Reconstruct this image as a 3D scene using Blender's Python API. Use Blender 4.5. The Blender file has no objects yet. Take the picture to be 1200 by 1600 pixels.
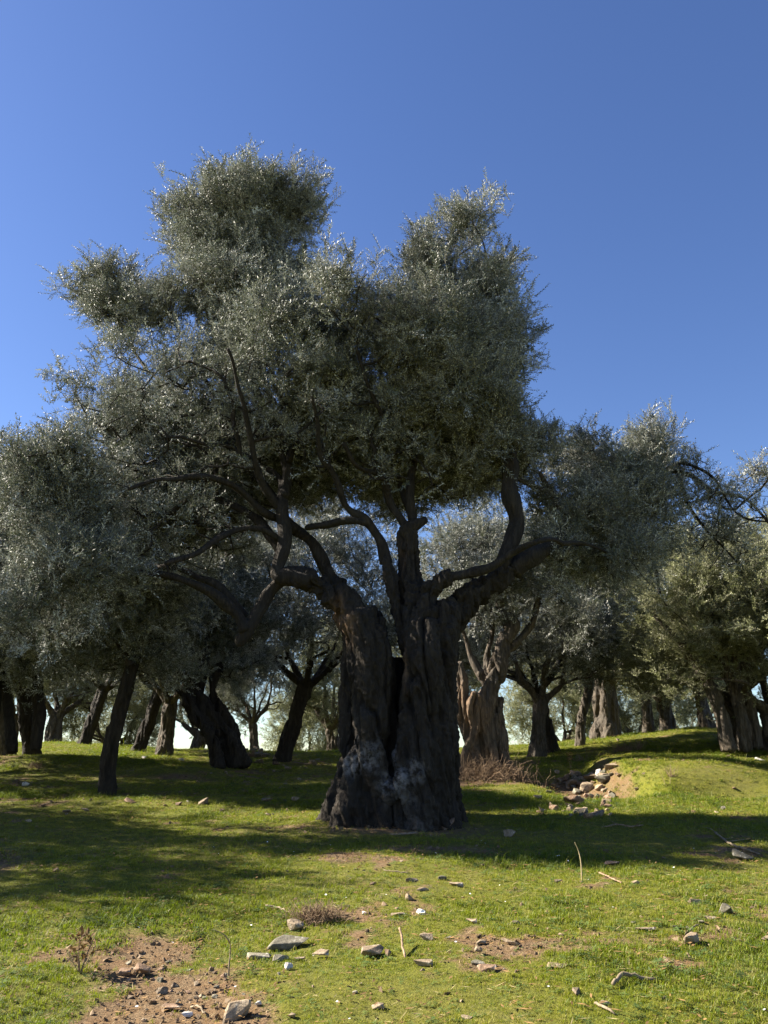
import bpy, bmesh, math, random
import numpy as np
from mathutils import Vector

# ------------------------------------------------------------------ camera, sky, sun, exposure
R = math.radians
scene = bpy.context.scene
COL = scene.collection
F = 1280.0                      # focal length in photo pixels (1200 x 1600)
PITCH = R(17.4)
CAMZ = 1.6
cam_d = bpy.data.cameras.new('camera')
cam = bpy.data.objects.new('camera', cam_d)
COL.objects.link(cam)
cam.location = (0, 0, CAMZ)
cam.rotation_euler = (R(90) + PITCH, 0, 0)
cam_d.sensor_fit = 'HORIZONTAL'
cam_d.sensor_width = 36.0
cam_d.lens = 36.0 * F / 1200.0
cam_d.clip_start = 0.05
cam_d.clip_end = 6000
scene.camera = cam

SUN_EL, SUN_AZ = R(35), R(-77)      # azimuth measured from +Y towards +X
sdir = Vector((math.sin(SUN_AZ) * math.cos(SUN_EL), math.cos(SUN_AZ) * math.cos(SUN_EL), math.sin(SUN_EL)))
world = bpy.data.worlds.new('World')
scene.world = world
world.use_nodes = True
wn = world.node_tree
for n in list(wn.nodes):
    wn.nodes.remove(n)
sky = wn.nodes.new('ShaderNodeTexSky')
sky.sky_type = 'NISHITA'
sky.sun_disc = False
sky.sun_elevation = SUN_EL
sky.sun_rotation = SUN_AZ
sky.altitude = 300
sky.air_density = 1.0
sky.dust_density = 0.3
sky.ozone_density = 2.5
hs = wn.nodes.new('ShaderNodeHueSaturation')
hs.inputs['Saturation'].default_value = 1.15
hs.inputs['Hue'].default_value = 0.513
bgn = wn.nodes.new('ShaderNodeBackground')
bgn.inputs['Strength'].default_value = 0.0475
wo = wn.nodes.new('ShaderNodeOutputWorld')
wn.links.new(sky.outputs[0], hs.inputs['Color'])
wn.links.new(hs.outputs[0], bgn.inputs['Color'])
wn.links.new(bgn.outputs[0], wo.inputs['Surface'])
sun_d = bpy.data.lights.new('sun', 'SUN')
sun_d.energy = 5.0
sun_d.angle = R(0.5)
sun_d.color = (1.0, 0.91, 0.77)
sun = bpy.data.objects.new('sun', sun_d)
COL.objects.link(sun)
sun.rotation_euler = (-sdir).to_track_quat('-Z', 'Y').to_euler()
sun.location = (0, 0, 30)
scene.view_settings.view_transform = 'Standard'
scene.view_settings.look = 'None'
scene.view_settings.exposure = 2.0
scene.view_settings.gamma = 1.0
scene.view_settings.use_curve_mapping = False
scene.cycles.max_bounces = 6
scene.cycles.transparent_max_bounces = 8

rnd = random.Random(7)
RS = np.random.RandomState(11)

# ------------------------------------------------------------------ helpers: noise, pixels -> world
def _h(ix, iy, iz, s):
    n = (ix.astype(np.int64) * 374761393 + iy.astype(np.int64) * 668265263 + iz.astype(np.int64) * 2147483647 + s * 1274126177) & 0xffffffff
    n = ((n ^ (n >> 13)) * 1274126177) & 0xffffffff
    n = ((n ^ (n >> 16)) * 2246822519) & 0xffffffff
    return ((n ^ (n >> 15)) & 0xffffff) / float(0xffffff)

def vnoise(p, s=0):
    p = np.asarray(p, float)
    i = np.floor(p)
    f = p - i
    f = f * f * (3 - 2 * f)
    x, y, z = i[:, 0], i[:, 1], i[:, 2]
    r = 0
    for a in (0, 1):
        for b in (0, 1):
            for c in (0, 1):
                w = (f[:, 0] if a else 1 - f[:, 0]) * (f[:, 1] if b else 1 - f[:, 1]) * (f[:, 2] if c else 1 - f[:, 2])
                r = r + w * _h(x + a, y + b, z + c, s)
    return r * 2 - 1

def fbm(p, octs=4, s=0, gain=0.5):
    p = np.asarray(p, float)
    a, t, r = 1.0, 0.0, 0
    for o in range(octs):
        r = r + a * vnoise(p * 2 ** o + 17.3 * o, s + o)
        t += a
        a *= gain
    return r / t

def n2(x, y, sc, octs=3, s=0):
    x = np.asarray(x, float); y = np.asarray(y, float)
    sh = np.broadcast(x, y).shape
    x, y = np.broadcast_to(x, sh).ravel(), np.broadcast_to(y, sh).ravel()
    return fbm(np.stack([x * sc, y * sc, x * 0 + 0.37], 1), octs, s).reshape(sh)

def sst(a, b, x):
    t = np.clip((x - a) / (b - a), 0, 1)
    return t * t * (3 - 2 * t)

ca, sa = math.cos(PITCH), math.sin(PITCH)
def at(px, py, Y):
    """point at depth Y (metres ahead) seen at photo pixel px, py"""
    yu = (800 - py) / F
    t = Y / (ca - sa * yu)
    return np.array([(px - 600) / F * t, Y, CAMZ + t * (sa + ca * yu)])

def mpp(py, Y):
    """metres per photo pixel there"""
    yu = (800 - py) / F
    return Y / (ca - sa * yu) / F

# ------------------------------------------------------------------ terrain
KY = [-400, -60, -10, 0, 5.1, 6.7, 9, 14, 20, 28, 36, 39, 44, 55, 80, 300, 2500]
KZ = [-30, -6, -0.6, -0.02, .27, .35, .47, .74, 1.13, 1.72, 2.32, 2.42, 2.3, 1.2, -3.5, -45, -60]
LU = [-1.5, -.47, -.37, -.25, -.12, -.05, .1, .2, .37, .47, 1.5]
LZ = [.4, .32, .3, .05, -.08, -.05, .05, .3, .95, 1.0, 1.2]

def bl(x, y, cx, cy, rx, ry, p=1.0):
    return np.exp(-(((x - cx) / rx) ** 2 + ((y - cy) / ry) ** 2) ** p)

def H(x, y):
    x = np.asarray(x, float); y = np.asarray(y, float)
    x, y = np.broadcast_arrays(x, y)
    z = (np.interp(y - .8, KY, KZ) + np.interp(y + .8, KY, KZ) + np.interp(y, KY, KZ)) / 3
    u = x / np.maximum(y, 6)
    z = z + np.interp(u, LU, LZ) * sst(13, 38, y) * (1 - sst(60, 300, y) * .5)
    near = 1 - sst(60, 120, y)
    z = z + near * (.10 * n2(x, y, .28, 3, 5) * sst(2, 9, np.abs(y)) + .055 * n2(x, y, 1.0, 3, 9) + .022 * n2(x, y, 3.9, 3, 21) * (1 - sst(12, 20, y)))
    z = z + (y > 60) * 4 * n2(x, y, .01, 3, 5) * sst(60, 400, y)
    # terraces and mounds on the left
    z = z + .28 * bl(x, y, -9.5, 25.5, 4.0, 1.6, 1.5) + .22 * bl(x, y, -5.4, 23.3, 1.5, .9, 1.5) + .15 * bl(x, y, -12, 30, 4, 2)
    z = z + .12 * bl(x, y, -3.2, 16.8, 2.4, 1.0, 1.5)
    # stony gully and its cut bank on the right
    gx = 4.75 + .25 * np.sin((y - 18) * 1.1)
    z = z - .38 * np.exp(-((x - gx) / .95) ** 4 - ((y - 20.6) / 2.6) ** 4)
    bx = 5.9 + .35 * np.sin((y - 19) * 1.3)
    z = z + .36 * sst(-.5, .35, x - bx) * (1 - sst(1.0, 4.5, x - bx)) * np.exp(-((y - 21.8) / 2.6) ** 4)
    z = z - .25 * bl(x, y, 7.2, 18.6, 1.3, .7, 1.6) + .10 * bl(x, y, 5.9, 18.3, .8, .5)
    # worn path at the lower left
    z = z - .07 * bl(x, y, -1.35, 5.9, .8, 1.3, 1.5) + .05 * bl(x, y, -2.5, 5.3, .8, .8)
    # soil heaped at the big olive's foot
    z = z + .10 * bl(x, y, 0.15, 14.2, 2.2, 1.9, 1.5)
    return z

def gp(px, py):
    """ground point under a photo pixel"""
    Y = np.concatenate([np.arange(3.5, 12, .02), np.arange(12, 70, .06)])
    yu = (800 - py) / F
    t = Y / (ca - sa * yu)
    X = (px - 600) / F * t
    Z = CAMZ + t * (sa + ca * yu)
    g = H(X, Y)
    k = np.nonzero(Z <= g)[0]
    i = k[0] if len(k) else len(Y) - 1
    return np.array([X[i], Y[i], g[i]])

def bare(x, y):
    """0 grass .. 1 bare soil"""
    x = np.asarray(x, float); y = np.asarray(y, float)
    x, y = np.broadcast_arrays(x, y)
    b = 0 * x
    w = .22 * n2(x, y, 2.2, 3, 33)
    def add(v):
        nonlocal b
        b = np.maximum(b, v)
    add(1.25 * bl(x + w, y + w, -1.28, 5.4, .42, .8, 1.6))
    add(.95 * bl(x + w, y - w, -1.75, 6.6, .4, .6, 1.4))
    add(.85 * bl(x + w, y + w, -1.0, 5.35, .5, .5, 1.4))
    add(.9 * bl(x + w, y, -4.9, 9.6, .8, 1.5))
    add(.95 * bl(x + w, y, 4.75, 20.6, .95, 2.6, 1.8))
    add(.5 * bl(x + w, y, 5.75, 21.3, .22, 2.0, 1.6))
    add(.5 * bl(x + w, y, 1.25, 6.5, .35, .12) + .5 * bl(x + w, y, 1.9, 6.35, .3, .08))
    add(.7 * bl(x, y, -.45, 10.4, .45, .5) + .6 * bl(x + w, y, .8, 11.3, 1.2, .4))
    add(.6 * bl(x + w, y, .2, 13.1, 1.7, .9))
    add(.85 * bl(x + w, y, 2.6, 21.6, 1.4, .7) + .7 * bl(x + w, y, -4.6, 24.8, 1.6, .7) + .6 * bl(x + w, y, -5.3, 22.2, 1.1, .4))
    m = n2(x, y, .9, 4, 71) * .6 + n2(x, y, 3.1, 3, 77) * .55
    add(.56 * sst(.10, .42, m))
    return np.clip(b, 0, 1)

# ------------------------------------------------------------------ materials
class NT:
    def __init__(s, name):
        s.m = bpy.data.materials.new(name)
        s.m.use_nodes = True
        s.t = s.m.node_tree
        for n in list(s.t.nodes):
            s.t.nodes.remove(n)
        s.out = s.n('ShaderNodeOutputMaterial')
    def n(s, typ, **kw):
        nd = s.t.nodes.new(typ)
        for k, v in kw.items():
            if k.startswith('i_'):
                nd.inputs[k[2:].replace('_', ' ')].default_value = v
            else:
                setattr(nd, k, v)
        return nd
    def l(s, a, b):
        s.t.links.new(a, b)
    def mix(s, fac, a, b, mode='MIX'):
        nd = s.n('ShaderNodeMix', data_type='RGBA', blend_type=mode)
        for sock, v in ((nd.inputs[0], fac), (nd.inputs[6], a), (nd.inputs[7], b)):
            if hasattr(v, 'is_linked') or hasattr(v, 'links'):
                s.l(v, sock)
            else:
                sock.default_value = v if not isinstance(v, tuple) else (*v, 1)
        return nd.outputs[2]
    def ramp(s, src, stops):
        nd = s.n('ShaderNodeValToRGB')
        els = nd.color_ramp.elements
        while len(els) < len(stops):
            els.new(.5)
        for e, (p, c) in zip(els, stops):
            e.position = p
            e.color = (*c, 1) if isinstance(c, tuple) else (c, c, c, 1)
        s.l(src, nd.inputs[0])
        return nd.outputs[0]
    def noise(s, vec, scale, detail=4, rough=.55):
        nd = s.n('ShaderNodeTexNoise')
        nd.inputs['Scale'].default_value = scale
        nd.inputs['Detail'].default_value = detail
        nd.inputs['Roughness'].default_value = rough
        if vec is not None:
            s.l(vec, nd.inputs['Vector'])
        return nd.outputs[0]
    def mapping(s, vec, scale):
        nd = s.n('ShaderNodeMapping')
        nd.inputs['Scale'].default_value = scale
        s.l(vec, nd.inputs['Vector'])
        return nd.outputs[0]

def mat_leaf(name, top, under, tr=.18):
    m = NT(name)
    at_ = m.n('ShaderNodeAttribute', attribute_type='INSTANCER', attribute_name='tint')
    lt = m.n('ShaderNodeAttribute', attribute_name='lt')
    geo = m.n('ShaderNodeNewGeometry')
    c = m.mix(geo.outputs['Backfacing'], top, under)
    hsn = m.n('ShaderNodeHueSaturation')
    mm = m.n('ShaderNodeMath', operation='MULTIPLY_ADD')
    m.l(at_.outputs['Fac'], mm.inputs[0]); mm.inputs[1].default_value = .4; mm.inputs[2].default_value = .35
    m2 = m.n('ShaderNodeMath', operation='MULTIPLY_ADD')
    m.l(lt.outputs['Fac'], m2.inputs[0]); m2.inputs[1].default_value = .95
    m.l(mm.outputs[0], m2.inputs[2])
    m.l(m2.outputs[0], hsn.inputs['Value'])
    m.l(c, hsn.inputs['Color'])
    p = m.n('ShaderNodeBsdfPrincipled')
    m.l(hsn.outputs[0], p.inputs['Base Color'])
    p.inputs['Roughness'].default_value = .52
    p.inputs['Specular IOR Level'].default_value = .5
    tl = m.n('ShaderNodeBsdfTranslucent')
    tc = m.mix(.5, hsn.outputs[0], (.10, .14, .03))
    m.l(tc, tl.inputs['Color'])
    ms = m.n('ShaderNodeMixShader')
    ms.inputs[0].default_value = tr
    m.l(p.outputs[0], ms.inputs[1]); m.l(tl.outputs[0], ms.inputs[2])
    m.l(ms.outputs[0], m.out.inputs['Surface'])
    return m.m

def mat_bark(name, dark=(.008, .006, .004), mid=(.030, .022, .015), light=(.075, .060, .044), grey=(.038, .033, .026)):
    m = NT(name)
    tc = m.n('ShaderNodeTexCoord')
    v = tc.outputs['Object']
    st = m.mapping(v, (1, 1, .22))
    w = m.n('ShaderNodeMix', data_type='VECTOR')
    n0 = m.n('ShaderNodeTexNoise', i_Scale=1.6)
    m.l(v, n0.inputs['Vector'])
    w.inputs[0].default_value = .12
    m.l(st, w.inputs[4]); m.l(n0.outputs['Color'], w.inputs[5])
    wv = w.outputs[1]
    a = m.noise(wv, 19, 8, .72)
    b = m.noise(v, 2.3, 4)
    col = m.ramp(a, [(.34, dark), (.52, mid), (.72, light)])
    col = m.mix(m.ramp(b, [(.35, 0.0), (.7, .75)]), col, grey)
    vor = m.n('ShaderNodeTexVoronoi', feature='DISTANCE_TO_EDGE', i_Scale=9.0)
    m.l(wv, vor.inputs['Vector'])
    crack = m.ramp(vor.outputs['Distance'], [(0, 0.0), (.16, 1.0)])
    col = m.mix(m.ramp(crack, [(0, .45), (1, 0.0)]), col, (.02, .017, .014))
    pa = m.n('ShaderNodeAttribute', attribute_name='pale')
    pn = m.noise(v, 9, 5, .7)
    pm = m.n('ShaderNodeMath', operation='MULTIPLY', use_clamp=True)
    m.l(pa.outputs['Fac'], pm.inputs[0]); m.l(m.ramp(pn, [(.42, 0.0), (.60, 1.0)]), pm.inputs[1])
    col = m.mix(pm.outputs[0], col, (.31, .30, .29))
    wa = m.n('ShaderNodeAttribute', attribute_name='warm')
    wm = m.n('ShaderNodeMath', operation='MULTIPLY', use_clamp=True)
    m.l(wa.outputs['Fac'], wm.inputs[0]); m.l(m.ramp(a, [(.4, .3), (.6, 1.0)]), wm.inputs[1])
    col = m.mix(wm.outputs[0], col, (.22, .135, .075))
    p = m.n('ShaderNodeBsdfPrincipled')
    m.l(col, p.inputs['Base Color'])
    p.inputs['Roughness'].default_value = .85
    p.inputs['Specular IOR Level'].default_value = .25
    ad = m.n('ShaderNodeMath', operation='MULTIPLY_ADD')
    m.l(crack, ad.inputs[0]); ad.inputs[1].default_value = .22; m.l(a, ad.inputs[2])
    bp = m.n('ShaderNodeBump')
    bp.inputs['Strength'].default_value = 1.0
    bp.inputs['Distance'].default_value = .055
    m.l(ad.outputs[0], bp.inputs['Height'])
    m.l(bp.outputs[0], p.inputs['Normal'])
    m.l(p.outputs[0], m.out.inputs['Surface'])
    return m.m

def mat_stone(name, c1, c2, c3):
    m = NT(name)
    tc = m.n('ShaderNodeTexCoord')
    oi = m.n('ShaderNodeObjectInfo')
    v = tc.outputs['Object']
    a = m.noise(v, 14, 6, .65)
    b = m.noise(v, 55, 4, .7)
    col = m.ramp(a, [(.3, c1), (.52, c2), (.72, c3)])
    col = m.mix(m.ramp(b, [(.3, .45), (.6, 0.0)]), col, tuple(.45 * k for k in c1))
    col = m.mix(m.ramp(m.noise(v, 30, 3), [(.62, 0.0), (.7, .6)]), col, (.45, .44, .38))
    hv = m.n('ShaderNodeHueSaturation')
    mm = m.n('ShaderNodeMath', operation='MULTIPLY_ADD')
    m.l(oi.outputs['Random'], mm.inputs[0]); mm.inputs[1].default_value = .6; mm.inputs[2].default_value = .7
    m.l(mm.outputs[0], hv.inputs['Value']); m.l(col, hv.inputs['Color'])
    p = m.n('ShaderNodeBsdfPrincipled')
    m.l(hv.outputs[0], p.inputs['Base Color'])
    p.inputs['Roughness'].default_value = .85
    p.inputs['Specular IOR Level'].default_value = .3
    bp = m.n('ShaderNodeBump')
    bp.inputs['Strength'].default_value = .7
    bp.inputs['Distance'].default_value = .012
    ad = m.n('ShaderNodeMath', operation='MULTIPLY_ADD')
    m.l(b, ad.inputs[0]); ad.inputs[1].default_value = .35; m.l(a, ad.inputs[2])
    m.l(ad.outputs[0], bp.inputs['Height']); m.l(bp.outputs[0], p.inputs['Normal'])
    m.l(p.outputs[0], m.out.inputs['Surface'])
    return m.m

def mat_plain(name, c1, c2, scale=20, rough=.8, inst=False, trans=0):
    m = NT(name)
    tc = m.n('ShaderNodeTexCoord')
    col = m.ramp(m.noise(tc.outputs['Object'], scale, 4), [(.35, c1), (.65, c2)])
    if inst:
        at_ = m.n('ShaderNodeAttribute', attribute_type='INSTANCER', attribute_name='tint')
        lt = m.n('ShaderNodeAttribute', attribute_name='lt')
        col = m.mix(lt.outputs['Fac'], c1, c2)
        hv = m.n('ShaderNodeHueSaturation')
        mm = m.n('ShaderNodeMath', operation='MULTIPLY_ADD')
        m.l(at_.outputs['Fac'], mm.inputs[0]); mm.inputs[1].default_value = .7; mm.inputs[2].default_value = .65
        m.l(mm.outputs[0], hv.inputs['Value']); m.l(col, hv.inputs['Color'])
        col = hv.outputs[0]
    p = m.n('ShaderNodeBsdfPrincipled')
    m.l(col, p.inputs['Base Color'])
    p.inputs['Roughness'].default_value = rough
    p.inputs['Specular IOR Level'].default_value = .3
    o = p.outputs[0]
    if trans:
        tl = m.n('ShaderNodeBsdfTranslucent')
        m.l(col, tl.inputs['Color'])
        ms = m.n('ShaderNodeMixShader')
        ms.inputs[0].default_value = trans
        m.l(o, ms.inputs[1]); m.l(tl.outputs[0], ms.inputs[2])
        o = ms.outputs[0]
    m.l(o, m.out.inputs['Surface'])
    return m.m

def mat_grass():
    m = NT('grass_blade')
    at_ = m.n('ShaderNodeAttribute', attribute_type='INSTANCER', attribute_name='tint')
    lt = m.n('ShaderNodeAttribute', attribute_name='lt')
    col = m.ramp(at_.outputs['Fac'], [(0, (.07, .115, .008)), (.4, (.155, .18, .010)), (.75, (.24, .22, .02)), (1, (.30, .24, .07))])
    col = m.mix(lt.outputs['Fac'], col, (.34, .30, .12))
    p = m.n('ShaderNodeBsdfPrincipled')
    m.l(col, p.inputs['Base Color'])
    p.inputs['Roughness'].default_value = .55
    p.inputs['Specular IOR Level'].default_value = .3
    tl = m.n('ShaderNodeBsdfTranslucent')
    m.l(m.mix(.6, col, (.24, .32, .008)), tl.inputs['Color'])
    ms = m.n('ShaderNodeMixShader'); ms.inputs[0].default_value = .35
    m.l(p.outputs[0], ms.inputs[1]); m.l(tl.outputs[0], ms.inputs[2])
    m.l(ms.outputs[0], m.out.inputs['Surface'])
    return m.m

def mat_ground():
    m = NT('meadow_ground')
    tc = m.n('ShaderNodeTexCoord')
    v = tc.outputs['Object']
    br = m.n('ShaderNodeAttribute', attribute_name='bare')
    fine = m.noise(v, 38, 5, .7)
    med = m.noise(v, 5.5, 5, .6)
    big = m.noise(v, .55, 4, .6)
    g = m.ramp(fine, [(.32, (.030, .036, .006)), (.5, (.095, .10, .011)), (.7, (.18, .165, .024))])
    g2 = m.ramp(med, [(.35, (.07, .10, .008)), (.6, (.16, .165, .018))])
    g = m.mix(.5, g, g2)
    g = m.mix(m.ramp(big, [(.4, 0.0), (.65, .5)]), g, (.15, .13, .045))
    s = m.ramp(fine, [(.3, (.07, .045, .024)), (.5, (.165, .112, .062)), (.72, (.25, .18, .105))])
    s = m.mix(m.ramp(med, [(.4, 0.0), (.62, .7)]), s, (.15, .088, .042))
    ad = m.n('ShaderNodeMath', operation='MULTIPLY_ADD')
    m.l(fine, ad.inputs[0]); ad.inputs[1].default_value = .8; m.l(br.outputs['Fac'], ad.inputs[2])
    mk = m.ramp(ad.outputs[0], [(.62, 0.0), (.9, 1.0)])
    col = m.mix(mk, g, s)
    p = m.n('ShaderNodeBsdfPrincipled')
    m.l(col, p.inputs['Base Color'])
    p.inputs['Roughness'].default_value = .95
    p.inputs['Specular IOR Level'].default_value = .15
    bp = m.n('ShaderNodeBump')
    bp.inputs['Strength'].default_value = .8
    bp.inputs['Distance'].default_value = .04
    a2 = m.n('ShaderNodeMath', operation='MULTIPLY_ADD')
    m.l(med, a2.inputs[0]); a2.inputs[1].default_value = 1.2; m.l(fine, a2.inputs[2])
    m.l(a2.outputs[0], bp.inputs['Height']); m.l(bp.outputs[0], p.inputs['Normal'])
    m.l(p.outputs[0], m.out.inputs['Surface'])
    return m.m

M = {
    'leaf': mat_leaf('olive_leaf', (.095, .105, .075), (.42, .435, .405), .12),
    'leaf_warm': mat_leaf('olive_leaf_warm', (.21, .22, .10), (.43, .43, .29), .30),  # yellower leaf variant, with some of the warm sunlight put into its colour
    'leaf_dark': mat_leaf('olive_leaf_dark', (.06, .075, .045), (.17, .19, .15)),
    'bark': mat_bark('olive_bark'),
    'bark_warm': mat_bark('olive_bark_pale', (.028, .022, .016), (.10, .078, .056), (.21, .17, .125), (.105, .095, .08)),  # paler, warmer copy of the olive bark
    'twig': mat_plain('green_grey_twig', (.10, .095, .075), (.17, .155, .12)),
    'deadwood': mat_plain('dead_wood', (.15, .115, .07), (.26, .205, .135), 30),
    'straw': mat_plain('dry_straw', (.27, .21, .10), (.40, .32, .18), 30),
    'brown': mat_plain('dry_brown_leaf', (.13, .075, .028), (.27, .165, .065), 40, inst=True, trans=.2),
    'brush': mat_plain('dry_brush', (.13, .085, .05), (.30, .21, .13), 30),
    'white': mat_plain('white_scrap', (.7, .69, .66), (.85, .84, .82), 20),
    'stone': mat_stone('tan_schist', (.15, .112, .07), (.25, .19, .125), (.34, .275, .19)),
    'stone_grey': mat_stone('grey_schist', (.11, .10, .07), (.20, .18, .13), (.28, .255, .195)),
    'stone_red': mat_stone('brown_schist', (.12, .075, .045), (.21, .135, .085), (.30, .215, .145)),
    'quartz': mat_stone('pale_quartz', (.5, .46, .41), (.66, .62, .57), (.78, .75, .70)),
    'grass': mat_grass(),
    'weed': mat_plain('weed_leaf', (.045, .09, .018), (.10, .15, .035), inst=True, trans=.25),
    'petal': mat_plain('white_petal', (.75, .75, .72), (.85, .85, .82), inst=True),
    'soil': mat_plain('soil_clod', (.08, .052, .028), (.23, .165, .10), inst=True),
    'ground': mat_ground(),
}

# ------------------------------------------------------------------ object helpers
def tag(o, label=None, cat=None, group=None, kind=None):
    for k, v in (('label', label), ('category', cat), ('group', group), ('kind', kind)):
        if v:
            o[k] = v
    return o

def empty(name, loc):
    o = bpy.data.objects.new(name, None)
    o.empty_display_size = .3
    o.location = loc
    COL.objects.link(o)
    return o

def mesh_np(name, V, Fc, mats=(), smooth=False, midx=None):
    me = bpy.data.meshes.new(name)
    V = np.asarray(V, np.float32)
    if isinstance(Fc, np.ndarray):
        k = Fc.shape[1]
        me.vertices.add(len(V)); me.vertices.foreach_set('co', V.ravel())
        me.loops.add(Fc.size); me.loops.foreach_set('vertex_index', Fc.astype(np.int32).ravel())
        me.polygons.add(len(Fc)); me.polygons.foreach_set('loop_start', np.arange(0, Fc.size, k, dtype=np.int32))
        me.update(calc_edges=True)
    else:
        me.from_pydata([tuple(map(float, v)) for v in V], [], Fc)
    for m in mats:
        me.materials.append(m)
    if midx is not None:
        me.polygons.foreach_set('material_index', np.asarray(midx, np.int32))
    if smooth:
        me.polygons.foreach_set('use_smooth', np.ones(len(me.polygons), bool))
    return me

def link(name, me, parent=None, loc=None):
    o = bpy.data.objects.new(name, me)
    if parent is not None:
        o.parent = parent
    if loc is not None:
        o.location = loc
    COL.objects.link(o)
    return o

def attr(me, name, vals, typ='FLOAT', dom='POINT'):
    a = me.attributes.new(name, typ, dom)
    a.data.foreach_set('vector' if typ == 'FLOAT_VECTOR' else 'value', np.asarray(vals, np.int32 if typ == 'INT' else np.float32).ravel())

def catmull(P, R_, step):
    """resample a control polyline (Nx3, N) smoothly"""
    P = np.asarray(P, float); R_ = np.asarray(R_, float)
    if len(P) < 3:
        Q = P
    Pp = np.vstack([2 * P[0] - P[1], P, 2 * P[-1] - P[-2]])
    out, rr = [], []
    for i in range(len(P) - 1):
        p0, p1, p2, p3 = Pp[i:i + 4]
        n = max(1, int(round(np.linalg.norm(p2 - p1) / step)))
        for t in np.arange(n) / n:
            out.append(.5 * ((2 * p1) + (-p0 + p2) * t + (2 * p0 - 5 * p1 + 4 * p2 - p3) * t * t + (-p0 + 3 * p1 - 3 * p2 + p3) * t ** 3))
            rr.append(R_[i] * (1 - t) + R_[i + 1] * t)
    out.append(P[-1]); rr.append(R_[-1])
    return np.array(out), np.array(rr)

def tube(P, R_, ns=6, flute=0.0, seed=0, cap=True):
    """quad tube along P; returns V, F (quads; caps as degenerate fans of quads)"""
    P = np.asarray(P, float); n = len(P)
    T = np.gradient(P, axis=0)
    T /= np.linalg.norm(T, axis=1)[:, None] + 1e-9
    u = np.cross(T[0], [.3, .2, 1.0]); 
    if np.linalg.norm(u) < .05:
        u = np.cross(T[0], [1, 0, 0])
    u /= np.linalg.norm(u)
    U = np.zeros_like(P)
    for i in range(n):
        u = u - T[i] * np.dot(u, T[i])
        u /= np.linalg.norm(u) + 1e-9
        U[i] = u
    W = np.cross(T, U)
    th = np.arange(ns) * 2 * math.pi / ns
    rad = np.repeat(np.asarray(R_)[:, None], ns, 1)
    if flute:
        s = np.concatenate([[0], np.cumsum(np.linalg.norm(np.diff(P, axis=0), axis=1))])
        tt = th[None, :] + s[:, None] * .5
        q = np.stack([np.cos(tt) * 1.6 + seed * 3.1, np.sin(tt) * 1.6, np.repeat(s[:, None] * .9, ns, 1)], -1).reshape(-1, 3)
        q2 = np.stack([np.cos(tt) * 3.2 + seed, np.sin(tt) * 3.2, np.repeat(s[:, None] * 3.5, ns, 1)], -1).reshape(-1, 3)
        rad = rad * (1 + flute * (1.2 * vnoise(q, 3) + .8 * vnoise(q2, 4)).reshape(n, ns))
    V = P[:, None, :] + rad[:, :, None] * (np.cos(th)[None, :, None] * U[:, None, :] + np.sin(th)[None, :, None] * W[:, None, :])
    V = V.reshape(-1, 3)
    i = np.arange(n - 1)[:, None] * ns; j = np.arange(ns)[None, :]; k = (j + 1) % ns
    Fq = np.stack([i + j, i + k, i + ns + k, i + ns + j], -1).reshape(-1, 4)
    if cap:
        b = len(V)
        V = np.vstack([V, P[0] - T[0] * R_[0] * .35, P[-1] + T[-1] * R_[-1] * .35])
        jj = np.arange(0, ns, 2)
        if ns % 2 == 0:
            f0 = np.stack([np.full(len(jj), b), (jj + 2) % ns, (jj + 1) % ns, jj], 1)
            o = (n - 1) * ns
            f1 = np.stack([np.full(len(jj), b + 1), o + jj, o + (jj + 1) % ns, o + (jj + 2) % ns], 1)
            Fq = np.vstack([Fq, f0, f1])
    return V, Fq

class Acc:
    def __init__(s):
        s.V, s.F, s.n = [], [], 0
    def add(s, V, Fq):
        s.V.append(V); s.F.append(Fq + s.n); s.n += len(V)
    def get(s):
        return np.vstack(s.V), np.vstack(s.F)

def voxel_fuse(V, Fq, vox):
    me = mesh_np('raw', V, Fq)
    o = bpy.data.objects.new('raw', me)
    COL.objects.link(o)
    md = o.modifiers.new('r', 'REMESH'); md.mode = 'VOXEL'; md.voxel_size = vox
    sm = o.modifiers.new('s', 'SMOOTH'); sm.factor = .5; sm.iterations = 3
    dg = bpy.context.evaluated_depsgraph_get()
    ev = o.evaluated_get(dg)
    m2 = bpy.data.meshes.new_from_object(ev)
    bpy.data.objects.remove(o); bpy.data.meshes.remove(me)
    return m2

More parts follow.
